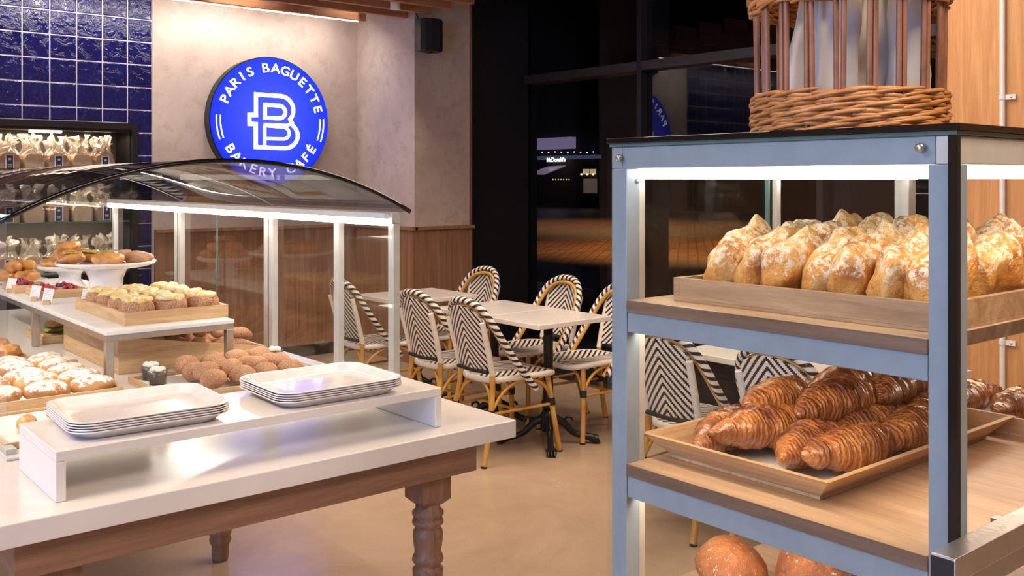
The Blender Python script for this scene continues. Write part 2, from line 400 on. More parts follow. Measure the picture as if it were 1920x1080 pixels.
# ------------------------------------------------------------------ ceiling fittings, sign, speaker, pipe
sl = bpy.data.objects.new('ceiling_slats', None); C.objects.link(sl); sl['kind'] = 'structure'
ys = [7.29]+[6.93-.30*i for i in range(13)]
for i, y in enumerate(ys):
    obj('slat', MB().box(-1.5, 4.39 if i == 0 else 4.58+(.0 if i < 2 else .03), y-.022, y+.022, 2.93, 3.08), M['slat'], sl, bevel=.003, seg=1)
for x in (-1.0, 1.0, 3.0, 4.3): obj('batten', MB().box(x, x+.05, 3.3, 7.3, 3.08, 3.42), M['black'], sl)
o = obj('led_strip', MB().box(-1.4, 4.34, 7.314, 7.334, 2.926, 2.944), M['led_soft']); tag(o, 'thin warm light strip glowing along the last wooden ceiling slat', 'light')
area('led_strip_light', (1.6, 7.33, 2.92), (0, .55, -1), 5.4, .03, 34, (1, .88, .76))
for lab, x, y in (('small white ceiling spotlight between the wooden slats above the sign wall', 4.18, 6.48), ('small white ceiling spotlight at the very top edge, nearer the black window wall', 4.28, 5.6)):
    t = thing('ceiling_spotlight', lab, 'light', (x, y, 2.9))
    obj('housing', MB().lathe([(.036, 0), (.04, 0), (.04, .09), (.012, .1), (.012, .5), (.0, .5)], 20), M['white_lacquer'], t)
    obj('lens', MB().lathe([(0, .004), (.034, .004), (.034, .008), (0, .008)], 20), M['led'], t)
    spot('spotlight_beam', (x, y, 2.88), (0, 0, -1), 30, WARM, 80, .7, .03)
t = thing('wall_speaker', 'black curved loudspeaker mounted high on the plaster column', 'speaker', (4.63, 6.66, 2.62))
prof = [(-.105, .06), (-.1, -.02), (-.085, -.07), (-.04, -.09), (.04, -.09), (.085, -.07), (.1, -.02), (.105, .06)]
obj('cabinet', MB().prism(prof, 0, .27, 'z'), M['black'], t, bevel=.006)
obj('bracket', MB().box(-.03, .03, .06, .149, .08, .18), M['black'], t)
obj('grille', MB().prism([(x*1.02, y-.003) for x, y in prof[1:7]], .012, .258, 'z'), plain('speaker_grille', (.018, .017, .022), .8, bumps=.5, bscale=400), t)
obj('foot_knob', MB().lathe([(0, -.012), (.02, -.012), (.045, 0), (0, 0)], 16), M['black'], t)
obj('cable', MB().tube([(-.03, .1, .27), (-.08, .08, .33), (-.15, .02, .42)], .005, 6), M['rubber'], t)
t = thing('conduit_pipe', 'white conduit pipe running down the honey coloured wood wall', 'pipe', (5.225, 2.264, 0))
obj('pipe', MB().tube([(0, 0, .02), (0, 0, 3.38)], .0145, 12), M['white_lacquer'], t)
for z in (.7, 1.985, 3.0):
    c = obj('clip', MB().tube([(0, 0, z-.012), (0, 0, z+.012)], .019, 12).box(-.002, .012, -.065, -.01, z-.013, z+.013), M['white_lacquer'], t)
    obj('screw', MB().lathe([(0, 0), (.007, 0), (.006, .003), (0, .004)], 10), M['steel'], c, loc=(-.002, -.045, z), rot=(0, -PI/2, 0))
# round lit sign
SR = .544
t = thing('round_sign', 'round glowing blue sign reading PARIS BAGUETTE BAKERY CAFÉ on the plaster wall', 'sign', (3.685, YW-.11, 2.055))
obj('housing', MB().lathe([(0, 0), (SR, 0), (SR, .10), (0, .10)], 72, smooth=False), M['black'], t, rot=(PI/2, 0, 0), loc=(0, .11, 0))
mb_, ntb, bb = new('sign_face_blue'); v = coords(ntb, 'Object'); ln = nd(ntb, 'ShaderNodeVectorMath', operation='LENGTH'); lk(ntb, v, ln.inputs[0])
cc = ramp(ntb, math_n(ntb, 'DIVIDE', ln.outputs['Value'], SR), [(.1, (.075, .10, 1)), (.75, (.02, .05, .98)), (.98, (.0, .022, .80))])
lk(ntb, cc, bb.inputs['Emission Color']); bb.inputs['Emission Strength'].default_value = 1.0; bb.inputs['Base Color'].default_value = (.01, .02, .4, 1); bb.inputs['Roughness'].default_value = .3
face = obj('face', MB().lathe([(0, 0), (SR-.008, 0), (SR-.008, .012), (0, .012)], 72, smooth=False), mb_, t, rot=(PI/2, 0, 0), loc=(0, .008, 0))
wh = emit('sign_letter_white', (1, 1, 1), 1.7)
def text_mesh(ch, size, bold=.0, ext=.002):
    cu = bpy.data.curves.new('t', 'FONT'); cu.body = ch; cu.size = size; cu.align_x = 'CENTER'; cu.align_y = 'CENTER'
    cu.offset = bold; cu.extrude = ext; cu.resolution_u = 3
    o = bpy.data.objects.new('t', cu); C.objects.link(o); bpy.context.view_layer.update()
    me = bpy.data.meshes.new_from_object(o.evaluated_get(bpy.context.evaluated_depsgraph_get())); bpy.data.objects.remove(o)
    return me
def ring_text(word, a0, a1, rr, bottom=False):
    for i, ch in enumerate(word):
        if ch == ' ': continue
        a = R(a0+(a1-a0)*i/(len(word)-1)); me = text_mesh(ch, .110, .0010)
        rot = a-PI/2 if not bottom else a+PI/2
        o = obj('letter', me, wh, t)
        o.matrix_local = Matrix.Translation((math.cos(a)*rr, -.009, math.sin(a)*rr)) @ Matrix.Rotation(PI/2, 4, 'X') @ Matrix.Rotation(rot, 4, 'Z') @ Matrix.Diagonal((1.12, 1, 1, 1))
ring_text('PARIS', 158.6, 116, .445); ring_text('BAGUETTE', 97.6, 15.5, .445); ring_text('BAKERY CAFÉ', 213, 327.5, .445, True)
def stroke(path, wd, closed=False):
    """a flat ribbon with mitred corners, in x (right) and z (up)"""
    n = len(path); P = [Vector((a, b)) for a, b in path]; L = []; Rr = []
    for i in range(n):
        a = P[i]-P[i-1] if (i > 0 or closed) else P[1]-P[0]; b = P[(i+1) % n]-P[i] if (i < n-1 or closed) else P[-1]-P[-2]
        na = Vector((-a.y, a.x)).normalized(); nb = Vector((-b.y, b.x)).normalized(); m = (na+nb)
        m = m.normalized() if m.length > 1e-6 else na; k = wd/2/max(.4, m.dot(na)); L.append(P[i]+m*k); Rr.append(P[i]-m*k)
    v = [(q.x, y, q.y) for y in (0, -.004) for q in L+Rr]; f = []
    for i in range(n if closed else n-1):
        j = (i+1) % n
        f += [(2*n+i, 2*n+j, 3*n+j, 3*n+i), (i, 2*n+i, 2*n+j, j), (n+i, n+j, 3*n+j, 3*n+i)]
    return MB().add(v, f)
def epx(x, y): return ((x-688)/537*SR, -(y-612)/537*SR)
def arc(cx, cy, rx, ry, a0, a1, n=12): return [epx(cx+rx*math.cos(R(a0+(a1-a0)*i/n)), cy-ry*math.sin(R(a0+(a1-a0)*i/n))) for i in range(n+1)]
outer = [epx(545, 398)] + arc(765, 515, 120, 115, 90, -42, 12) + arc(800, 730, 125, 110, 52, -90, 14) + [epx(543, 835), epx(543, 645), epx(488, 645), epx(488, 570), epx(545, 570)]
obj('emblem_outline', stroke(outer, .034, True), wh, t, loc=(0, -.0065, 0))
obj('emblem_line', stroke([epx(625, 480)]+arc(752, 535, 58, 54, 90, -90, 10)+[epx(625, 588)], .032, True), wh, t, loc=(0, -.0065, 0))
obj('emblem_line', stroke([epx(612, 645), epx(825, 645), epx(860, 632), epx(882, 610)], .026), wh, t, loc=(0, -.0067, 0))
obj('emblem_line', stroke([epx(622, 650), epx(622, 828)], .028), wh, t, loc=(0, -.0069, 0))
obj('emblem_line', stroke([epx(640, 655)]+arc(790, 712, 56, 50, 88, -90, 10)+[epx(640, 762)], .026), wh, t, loc=(0, -.0071, 0))
for a in (180, 0):
    for rr in (.490, .456): obj('side_stroke', stroke([(math.cos(R(a+d*(1 if a == 0 else -1)))*rr, math.sin(R(a+d*(1 if a == 0 else -1)))*rr) for d in range(-20, 5, 4)], .009), wh, t, loc=(0, -.0065, 0))

# ------------------------------------------------------------------ niche with bagged loaves
t = thing('display_niche', 'black framed display niche with glass shelves set into the blue tiled wall', 'shelf', (0, YW, 0))
F = M['black']
obj('frame', MB().box(NX1-.01, NX1+.035, -.03, .012, .0, NZ1+.04), F, t); obj('frame', MB().box(-.4, NX1-.01, -.03, .012, NZ1-.01, NZ1+.04), F, t)
obj('side_panel', MB().box(NX1-.02, NX1-.001, -.0, .365, 0, NZ1-.01), F, t); obj('top_panel', MB().box(-.39, NX1-.02, .0, .365, NZ1-.03, NZ1-.011), F, t)
obj('back_panel', MB().box(-.39, NX1-.02, .34, .36, 0, NZ1-.03), plain('niche_back', (.055, .045, .04), .6), t)
SHZ = [1.62, 1.235, .85, .465]
for z in SHZ: obj('shelf', MB().box(-.39, NX1-.02, .02, .34, z-.012, z-.001), M['glassedge'], t)
for x in (.9, 1.85): obj('lamp', MB().box(x, x+.22, .1, .16, NZ1-.045, NZ1-.031), M['led'], t)
area('niche_light', (1.6, YW+.16, NZ1-.05), (0, .05, -1), 1.7, .06, 8, (1, .78, .55))
for z in (1.215, 1.60): area('niche_shelf_light', (1.7, YW+.10, z), (0, .3, -1), 1.6, .03, 5, (1, .80, .6))
loafm = crust('sandwich_loaf_crust', (.50, .24, .11), (.40, .17, .07), (.28, .10, .04), 6, .5)
creamm = crust('pale_bread', (.78, .60, .40), (.72, .52, .32), (.6, .4, .22), 8, .7)
bagm = glass('cellophane', (.88, .85, .82), 1.6, .10, 1.5)
_nt = bagm.node_tree; _o = [n for n in _nt.nodes if n.type == 'OUTPUT_MATERIAL'][0]; _src = _o.inputs[0].links[0].from_socket
_d = _nt.nodes.new('ShaderNodeBsdfDiffuse'); _d.inputs[0].default_value = (.85, .78, .70, 1); _m = _nt.nodes.new('ShaderNodeMixShader'); _m.inputs[0].default_value = .22
_nt.links.new(_src, _m.inputs[1]); _nt.links.new(_d.outputs[0], _m.inputs[2]); _nt.links.new(_m.outputs[0], _o.inputs[0])
def cello(seed, w_=.12):
    rnd = random.Random(seed); b = MB()
    def fn(u, v):
        a = 2*PI*u; k = v; rr = w_*(.62*(1-k)**1.6+.10+.55*max(0, k-.35)**1.1); wob = 1+.35*math.sin(a*7+seed)*k+.2*math.sin(a*13+seed*2)*k
        q = noise.noise_vector(Vector((math.cos(a)*3, math.sin(a)*3, k*3+seed)))*.05*k; return (math.cos(a)*rr*wob*1.15+q.x, math.sin(a)*rr*wob*.7+q.y, k*.125*(1+.30*math.sin(a*3+seed)*k)+q.z*.6)
    b.grid(fn, 40, 9, cu=True, smooth=False); return b
def loaf(k, x, z, cream, lab):
    t = thing('bagged_loaf', lab, 'bread', (x, YW+.17, z), random.uniform(-.06, .06), 'bagged loaves in the wall niche')
    w2 = .067
    bd = MB().prism([(-w2*.9, 0), (w2*.9, 0), (w2, .085), (w2*.86, .118), (w2*.4, .128), (-w2*.4, .128), (-w2*.86, .118), (-w2, .085)], -.09, .09, 'y')
    obj('loaf', bd, creamm if cream else loafm, t, bevel=.008)
    obj('bag_top', cello(k), bagm, t, loc=(0, 0, .118))
    obj('bag_body', MB().prism([(-w2-.004, .0), (w2+.004, .0), (w2+.004, .09), (w2*.5, .137), (-w2*.5, .137), (-w2-.004, .09)], -.096, .096, 'y'), bagm, t)
    if not cream:
        l = obj('label', MB().box(-.030, .030, -.101, -.0975, .004, .118), plain('label_white', (.78, .74, .68), .5), t)
        obj('label_field', MB().box(-.022, .022, -.1025, -.1008, .009, .113), plain('label_navy', (.02, .025, .09), .5), l)
        obj('emblem', MB().lathe([(0, 0), (.010, 0), (.010, .001), (0, .001)], 14).box(-.014, .014, -.045, -.037, 0, .001).box(-.011, .011, -.058, -.052, 0, .001), plain('label_mark', (.55, .5, .55), .5), l, loc=(0, -.1027, .085), rot=(PI/2, 0, 0))
    return t
rown = ['top', 'middle', 'third']
for r_ in range(3):
    for k in range(6):
        x = 2.385-.170*k; cream = (k % 2 == 1)
        loaf(r_*7+k, x+random.uniform(-.008, .008), SHZ[r_], cream, '%s bagged loaf, %s from the right on the %s niche shelf' % ('pale' if cream else 'brown labelled', ORD[k], rown[r_]))

# ------------------------------------------------------------------ left display table
t = thing('display_table', 'long white quartz table on turned brown oak legs under the glass case', 'table', (1.1, 4.0, 0))
def rel(mb, dx=-1.1, dy=-4.0):
    mb.v = [(a+dx, b+dy, c) for a, b, c in mb.v]; return mb
obj('tabletop', rel(MB().box(.36, 1.843, 2.2, 5.85, .788, .84)), M['quartz'], t, bevel=.003)
obj('apron', rel(MB().box(.496, 1.726, 2.24, 2.265, .703, .7875)), M['walnut'], t, bevel=.002)
M['walnut_y'] = wood('brown_oak_long', (.19, .095, .06), (.37, .21, .135), 5, 'y')
obj('apron', rel(MB().box(1.70, 1.725, 2.266, 5.75, .703, .7875)), M['walnut_y'], t); obj('apron', rel(MB().box(.497, .522, 2.266, 5.75, .703, .7875)), M['walnut_y'], t)
obj('apron', rel(MB().box(.523, 1.699, 5.72, 5.75, .703, .7875)), M['walnut'], t)
legp = [(0, .0), (.030, 0), (.034, .02), (.034, .065), (.040, .072), (.044, .085), (.040, .1), (.044, .108), (.046, .12), (.040, .134), (.036, .14), (.038, .2), (.043, .34), (.0445, .415), (.045, .425), (.037, .432), (.035, .437), (.044, .447), (.046, .452), (.044, .462), (.038, .472), (.042, .50), (.0445, .52), (.043, .535), (.036, .545), (.037, .549), (.045, .556), (.046, .562), (.043, .57), (.036, .574), (.046, .582), (.046, .590), (.036, .6), (.036, .615)]
def tleg(x, y):
    m = MB().lathe(legp, 28)
    a = .048; c = .018; zt = .7025; zb = .612
    v = []
    for z, k in ((zb-.0, a-c), (zb+c, a), (zt, a)): v += [(-k, -k, z), (k, -k, z), (k, k, z), (-k, k, z)]
    f = [(3, 2, 1, 0), (8, 9, 10, 11)] + [(q+i, q+(i+1) % 4, q+4+(i+1) % 4, q+4+i) for q in (0, 4) for i in range(4)]
    m.add(v, f)
    m.box(-.03, .03, -.03, .03, .70, .787)
    obj('leg', m, M['walnut_z'], t, loc=(x-1.1, y-4.0, 0))
for y in (2.318, 3.80, 5.35):
    for x in (1.607, .594): tleg(x, y)
t = thing('serving_riser', 'low white quartz riser holding the two stacks of trays', 'riser', (1.107, 2.44, .84))
obj('top', MB().box(-.52, .52, -.163, .163, .0895, .1125), M['quartz'], t, bevel=.002)
for a in (-.52, .498): obj('side_panel', MB().box(a, a+.022, -.163, .163, .0005, .089), M['quartz'], t, bevel=.002)
# serving trays
def rrect(hx, hy, r, n=7):
    P = []
    for cx, cy, a0 in ((hx-r, hy-r, 0), (-hx+r, hy-r, 90), (-hx+r, -hy+r, 180), (hx-r, -hy+r, 270)):
        for i in range(n): a = R(a0+90*i/(n-1)); P.append((cx+r*math.cos(a), cy+r*math.sin(a)))
    return P
def tray_mesh():
    rings = [(.155, .122, .045, 0), (.163, .13, .05, .0012), (.183, .150, .055, .017), (.1905, .1575, .055, .0205), (.191, .158, .055, .022), (.189, .156, .055, .0228), (.185, .152, .053, .0215), (.178, .145, .052, .0185), (.163, .130, .048, .0058), (.156, .123, .044, .0032), (.10, .07, .02, .003)]
    v = []; n = 28
    for hx, hy, r, z in rings: v += [(a, b, z) for a, b in rrect(hx, hy, r)]
    f = [tuple(range(n))[::-1], tuple(range((len(rings)-1)*n, len(rings)*n))]
    for j in range(len(rings)-1):
        for i in range(n): f.append((j*n+i, j*n+(i+1) % n, (j+1)*n+(i+1) % n, (j+1)*n+i))
    return MB().add(v, f, True).mesh('serving_tray')
TM = tray_mesh(); TM.materials.append(M['tray_white'])
for nm, cx, cy, rz in (('left', .826, 2.455, R(-3)), ('right', 1.325, 2.438, R(-1.5))):
    for k in range(5):
        o = obj('serving_tray', TM, M['tray_white'], loc=(cx+random.uniform(-.001, .001), cy+random.uniform(-.001, .001), .953+k*.0058), rot=(0, 0, rz+random.uniform(-.004, .004)))
        w_ = ['lowest', 'second lowest', 'middle', 'second highest', 'topmost'][k]
        tag(o, 'white rounded serving tray, %s in the %s stack on the riser' % (w_, nm), 'tray', 'serving trays stacked on the riser')

# ------------------------------------------------------------------ left glass case
CX0, CX1, CY0, CY1 = .575, 1.765, 2.68, 5.62
case = thing('curved_glass_display_case', 'long glass bakery case with a black edged arched roof on the white table', 'display case', (CX0, CY0, .84))
W_ = CX1-CX0; L_ = CY1-CY0; ZE = .612; RISE = .152
def cobj(name, mb, mat, **k): return obj(name, mb, mat, case, **k)
cobj('floor_panel', MB().box(.004, W_-.004, .012, L_, .0015, .006), M['quartz'])
# arch
def arch_pts(n, off=0):
    Rr = (W_**2/4+RISE**2)/(2*RISE); cz = ZE+RISE-Rr; a = math.asin(W_/2/Rr)+R(.8)
    return [(W_/2+(Rr+off)*math.sin(-a+2*a*i/n), cz+(Rr+off)*math.cos(-a+2*a*i/n)) for i in range(n+1)]
def arch_slab(y0, y1, o0, o1, n=36):
    lo, hi = arch_pts(n, o0), arch_pts(n, o1); v = [(x, y, z) for y in (y0, y1) for x, z in lo+hi]; m = n+1; f = []
    for i in range(n):
        f += [(i, i+1, m+i+1, m+i), (2*m+i, 3*m+i, 3*m+i+1, 2*m+i+1), (i, 2*m+i, 2*m+i+1, i+1), (m+i, m+i+1, 3*m+i+1, 3*m+i)]
    f += [(0, m, 3*m, 2*m), (n, 2*m+n, 3*m+n, m+n)]
    return MB().add(v, f, True)
o = cobj('roof_glass', arch_slab(-.004, L_+.01, .0, .006), M['glass_roof'])
o = cobj('roof_edge_band', arch_slab(-.012, -.0045, -.004, .0095), M['blackgloss'], label='black front edge of the arched roof')
for j in range(1, 3):
    cobj('roof_seam', arch_slab(L_*j/3-.004, L_*j/3+.004, -.003, -.0005), M['alu'])
# gable panes
def gable(y0, y1):
    P = arch_pts(30, -.0012); poly = [(.002, .002)]+[(W_-.002, .002)]+[(min(max(x, .002), W_-.002), z) for x, z in P[::-1]]
    return MB().prism(poly, y0, y1, 'y')
cobj('front_pane', gable(0, .006), M['glass']); cobj('rear_pane', gable(L_-.006, L_), M['glass'])
# long sides: posts, rails, panes, LED bars
PY = [.012, .375, .90, .945, 1.88, 1.925, 2.86]
for xs, sgn in ((W_-.035, 1), (.010, -1)):
    for i, y in enumerate(PY):
        if sgn < 0 and i < 5: continue      # the left front of the case is open glass
        cobj('post', MB().box(xs, xs+.025, y, y+.034, .006, ZE-.045), M['alu'], bevel=.002)
        if i in (2, 4): cobj('post_seal', MB().box(xs+.003, xs+.022, y+.0345, y+.0445, .006, ZE-.045), M['black'])
    y_st = .012 if sgn > 0 else 1.3
    cobj('top_rail', MB().box(xs-.005, xs+.03, y_st, L_-.01, ZE-.044, ZE-.006), M['alu'], bevel=.003)
    cobj('bottom_rail', MB().box(xs, xs+.025, .05, L_-.05, .0065, .02), M['alu'])
    cobj('light_bar', MB().box(xs-.02 if sgn > 0 else xs+.031, xs-.006 if sgn > 0 else xs+.045, y_st+.02, L_-.03, ZE-.052, ZE-.030), M['led'])
    cobj('led_housing', MB().box(xs-.022 if sgn > 0 else xs+.031, xs-.006 if sgn > 0 else xs+.047, y_st+.02, L_-.03, ZE-.029, ZE-.010), M['white_lacquer'])
for a, b_ in ((.0, .97), (.975, 1.97), (1.975, 2.93)):
    cobj('side_pane', MB().box(W_-.0095, W_-.0045, a+.01, b_, .004, ZE-.008), M['glass'])
    cobj('side_pane', MB().box(.003, .008, a+.01, b_, .004, ZE-.008), M['glass'])
cobj('sliding_door_edge', MB().box(W_-.03, W_-.024, 1.46, 1.466, .021, ZE-.05), M['glassedge'])
for d, x in ((-.9, W_-.07), (.9, .07)):
    area('case_led_light', (CX0+x, CY0+L_/2, .84+ZE-.05), (d*.7, 0, -1), L_-.1, .02, 8, (1, .90, .78))
# raised steel tier
tier = thing('tier_table', 'white shelf on a brushed steel frame standing inside the long glass case', 'shelf', (1.05, 3.45, .847))
TW, TL, TH = .465, 2.05, .183
obj('top', MB().box(0, TW, 0, TL, TH-.016, TH), M['white_lacquer'], tier, bevel=.003)
obj('frame', MB().box(.002, .022, .002, TL-.002, TH-.036, TH-.0165).box(TW-.022, TW-.002, .002, TL-.002, TH-.036, TH-.0165).box(.0225, TW-.0225, .002, .022, TH-.036, TH-.0165).box(.0225, TW-.0225, TL-.022, TL-.002, TH-.036, TH-.0165), M['steel'], tier)
for x in (.002, TW-.030):
    for y in (.002, .98, TL-.03): obj('leg', MB().box(x, x+.028, y, y+.028, .0, TH-.0365), M['steel'], tier, bevel=.002)
TZ_ = .847+TH+.0005; FZ = .8475

# ------------------------------------------------------------------ trays and pastries
def crate(name, label, x0, x1, y0, y1, z, h, mat=None, mat2=None, tk=.010, liner=True, group=None, flare=0, rz=0, hl=None):
    """rectangular wooden tray: base, four sides, liner; flare slopes the sides outwards; hl = height at the left end for slanted crates"""
    mat = mat or M['oak']; mat2 = mat2 or M['oak_y']
    cx, cy = (x0+x1)/2, (y0+y1)/2; t = thing(name, label, 'tray', (cx, cy, z), rz, group); hx, hy = (x1-x0)/2, (y1-y0)/2
    h1 = h; h0 = hl or h
    b = .006; bx, by = hx-flare, hy-flare
    obj('base', MB().box(-bx, bx, -by, by, 0, b), mat, t)
    def side(a0, a1, b0, b1, c0, c1, d0, d1, hh0, hh1):   # outer-bottom a,b; inner-bottom c,d (pairs) for two ends
        pass
    def panel(P):  # P: 4 outer/inner bottom + top points
        return MB().add(P, [(0, 1, 2, 3), (7, 6, 5, 4), (0, 4, 5, 1), (1, 5, 6, 2), (2, 6, 7, 3), (3, 7, 4, 0)])
    f = flare; q = tk; B = b+.0003
    # front (-y), back (+y)
    for s_ in (-1, 1):
        P = [(-bx, s_*by, 0 if 0 else B), (bx, s_*by, B), (bx, s_*(by-q), B), (-bx, s_*(by-q), B), (-hx, s_*hy, h0), (hx, s_*hy, h1), (hx, s_*(hy-q), h1), (-hx, s_*(hy-q), h0)]
        if f: P = [(-bx, s_*by, B), (bx, s_*by, B), (bx-q, s_*(by-q), B), (-bx+q, s_*(by-q), B), (-hx, s_*hy, h0), (hx, s_*hy, h1), (hx-q, s_*(hy-q), h1), (-hx+q, s_*(hy-q), h0)]
        obj('side_panel', panel(P), mat, t)
    for s_, hh in ((-1, h0), (1, h1)):
        e = q+.0004 if not f else 0
        if f: P = [(s_*bx, -by, B), (s_*bx, by, B), (s_*(bx-q), by-q, B), (s_*(bx-q), -by+q, B), (s_*hx, -hy, hh), (s_*hx, hy, hh), (s_*(hx-q), hy-q, hh), (s_*(hx-q), -hy+q, hh)]
        else: P = [(s_*bx, -by+e, B), (s_*bx, by-e, B), (s_*(bx-q), by-e, B), (s_*(bx-q), -by+e, B), (s_*hx, -hy+e, hh), (s_*hx, hy-e, hh), (s_*(hx-q), hy-e, hh), (s_*(hx-q), -hy+e, hh)]
        obj('side_panel', panel(P), mat2, t)
    if liner: obj('liner', MB().box(-bx+q+.004, bx-q-.004, -by+q+.004, by-q-.004, b+.0005, b+.0022), M['linen'], t, label='white paper liner')
    return t
def organic(fn, nu, nv, amp, sc, seed, cu=False, cv=True):
    off = Vector((seed*3.1, seed*1.7, seed*2.3)); b = MB()
    def g(u, v):
        p = Vector(fn(u, v)); d = noise.noise_vector(p*sc+off)*amp
        q = p+d; return (q.x, q.y, max(q.z, 0))
    b.grid(g, nu, nv, cu, cv); return b
def bun_fn(lx, ly, lz, pw=.8):
    def fn(u, v):
        th = PI*u; a = 2*PI*v; s_ = math.sin(th)**pw
        return (-math.cos(th)*lx, math.cos(a)*s_*ly, lz*(.86+math.sin(a)*s_*1.0 if math.sin(a) > 0 else .86+math.sin(a)*s_*.86))
    return fn
sugar_bun = crust('powdered_bun', (.72, .42, .18), (.58, .28, .10), (.40, .16, .05), 12, .7, sug=(48, .60, .012, .050), sugcol=(.90, .85, .80), bstr=.4)
iced_ring = crust('sugared_dough', (.58, .27, .10), (.44, .17, .055), (.26, .085, .028), 18, .6, grain=260, bstr=.5)
cinn = crust('cinnamon_sugar_ball', (.62, .29, .11), (.50, .20, .065), (.34, .12, .035), 12, .65, grain=300, bstr=.6)
golden = crust('golden_pastry', (.80, .42, .12), (.62, .26, .06), (.34, .11, .03), 16, .32, coat=.3)
danish_m = crust('strewn_danish', (.92, .54, .17), (.76, .32, .065), (.44, .13, .022), 17, .36, sug=(70, .665, .030, .095), sugcol=(.93, .77, .56), bstr=1.0)
croi_m = crust('glazed_croissant', (.64, .25, .055), (.40, .12, .025), (.13, .030, .010), 13, .24, ridges=34, coat=.9, bstr=.6)
bread_m = crust('dark_round_loaf', (.46, .18, .06), (.32, .105, .032), (.17, .05, .018), 14, .45, sug=(90, .60), bstr=1.0)
icing = crust('yellow_icing', (.88, .66, .26), (.86, .60, .20), (.75, .45, .12), 40, .4, sug=(50, .5), sugcol=(.92, .84, .66), bstr=.5)
olive_m = crust('olive_filling', (.72, .52, .10), (.55, .40, .07), (.30, .16, .04), 30, .3, coat=.4, bstr=.8)
berry = crust('raspberry_red', (.58, .02, .045), (.45, .012, .03), (.28, .008, .02), 60, .3, coat=.4)
blueb = plain('blueberry', (.03, .03, .09), .4)
greenm = plain('salad_green', (.20, .30, .05), .5)
cream_m = plain('whipped_cream', (.86, .80, .70), .5)
rng = random.Random(11)

# powdered oval buns in the left front tray
crate('wooden_tray', 'oak tray of powdered oval doughnuts, nearest the left front glass', .60, 1.03, 3.20, 3.95, FZ, .036)
PB = [organic(bun_fn(.068, .048, .034), 18, 20, .006, 22, s_).mesh('bun') for s_ in range(3)]
for m in PB: m.materials.append(sugar_bun)
def bun_thing(me, name, lab, loc, rz, grp, cream=False, tilt=(0, 0), cat='pastry'):
    t = thing(name, lab, cat, loc, 0, grp); t.rotation_euler = (tilt[0], tilt[1], rz)
    obj('dough', me, None or me.materials[0], t)
    if cream: obj('filling', organic(bun_fn(.010, .012, .010), 8, 8, .002, 60, 3), cream_m, t, loc=(-.058, 0, .018), label='pale cream filling at its end')
    return t
for r_ in range(5):
    for c_ in range(3):
        x = .685+c_*.134+rng.uniform(-.006, .006); y = 3.28+r_*.135+rng.uniform(-.008, .008)
        bun_thing(PB[(r_+c_) % 3], 'powdered_doughnut', 'white powdered oval doughnut, %s from the left, %s row back in the left front tray' % (ORD[c_], ORD[r_]), (x, y, FZ+.009+(.004 if r_ % 2 else 0)), rng.uniform(-.5, .5), 'powdered doughnuts in the left front tray', cream=(rng.random() < .6))
# shallow tray with two ridged loaves in front of it
crate('wooden_tray', 'shallow oak tray at the left front corner of the glass case', .59, .84, 2.78, 3.16, FZ, .016)
for k, (x, y, rz) in enumerate(((.785, 3.03, R(60)), (.68, 2.93, R(70)))):
    me = organic(bun_fn(.05, .026, .022), 18, 18, .004, 30, 9+k).mesh('r'); me.materials.append(golden)
    bun_thing(me, 'ridged_pastry', ['small ridged golden pastry lying behind the left tray stack', 'small ridged golden pastry at the left edge of the shallow tray'][k], (x, y, FZ+.009), rz, None)
# cinnamon sugar balls and cream pots in the right front tray
crate('wooden_tray', 'low oak tray of sugared round doughnuts behind the stacked serving trays', 1.12, 1.70, 3.05, 3.435, FZ, .020)
CB = [organic(bun_fn(.047, .044, .034, .9), 18, 20, .004, 20, 40+s_).mesh('ball') for s_ in range(2)]
for m in CB: m.materials.append(cinn)
k = 0
for r_ in range(4):
    n_ = 4
    for c_ in range(n_):
        x = 1.30+c_*.092+rng.uniform(-.006, .006); y = 3.11+r_*.082
        o = obj('sugared_doughnut', CB[k % 2], cinn, loc=(x, y, FZ+.011+(.012 if r_ % 2 else 0)), rot=(R(-6), 0, rng.uniform(0, 3))); k += 1
        tag(o, 'round cinnamon sugared doughnut, %s from the left in row %s from the front' % (ORD[c_], ['one', 'two', 'three', 'four'][r_]), 'pastry', 'round sugared doughnuts in the right front tray')
for k, (x, y, lab) in enumerate(((1.175, 3.30, 'leftmost'), (1.185, 3.395, 'second from left'), (1.655, 3.405, 'rightmost'))):
    t = thing('cream_pot', 'small glass dessert pot topped with cream, %s behind the sugared doughnuts' % lab, 'dessert', (x, y, FZ+.009))
    obj('cup', MB().lathe([(.026, 0), (.03, .0), (.034, .05), (.032, .05), (.028, .003), (0, .003)], 20), M['glass'], t)
    obj('filling', MB().lathe([(0, .004), (.026, .004), (.030, .045), (0, .045)], 20), M['shelfedge'], t)
    for q in range(4):
        a = q*PI/2+k; obj('cream_swirl', organic(bun_fn(.014, .013, .010), 8, 8, .004, 60, q+k), cream_m, t, loc=(math.cos(a)*.014, math.sin(a)*.014, .043))
# slanted crate with a pile of brown nuggets
crate('slanted_crate', 'slanted oak crate full of small brown rolls at the case side', 1.14, 1.715, 3.60, 4.30, FZ, .04, hl=.135, tk=.012)
NG = [organic(bun_fn(.047, .026, .024), 14, 14, .006, 26, 60+s_).mesh('nug') for s_ in range(3)]
for m in NG: m.materials.append(cinn)
k = 0
for r_ in range(5):
    for c_ in range(6):
        for l_ in range(2):
            x = 1.21+c_*.085+rng.uniform(-.01, .01); y = 3.655+r_*.13+rng.uniform(-.01, .01)+l_*.03
            z = FZ+.012+.085*(1-(x-1.14)/.575)+l_*.044
            o = obj('brown_roll', NG[k % 3], cinn, loc=(x, y, z), rot=(0, R(8), rng.uniform(-.9, .9))); k += 1
            tag(o, 'small brown roll in the %s layer of the slanted crate, %s across, %s row back' % (['lower', 'upper'][l_], ORD[c_], ORD[r_]), 'pastry', 'small brown rolls in the slanted crate')
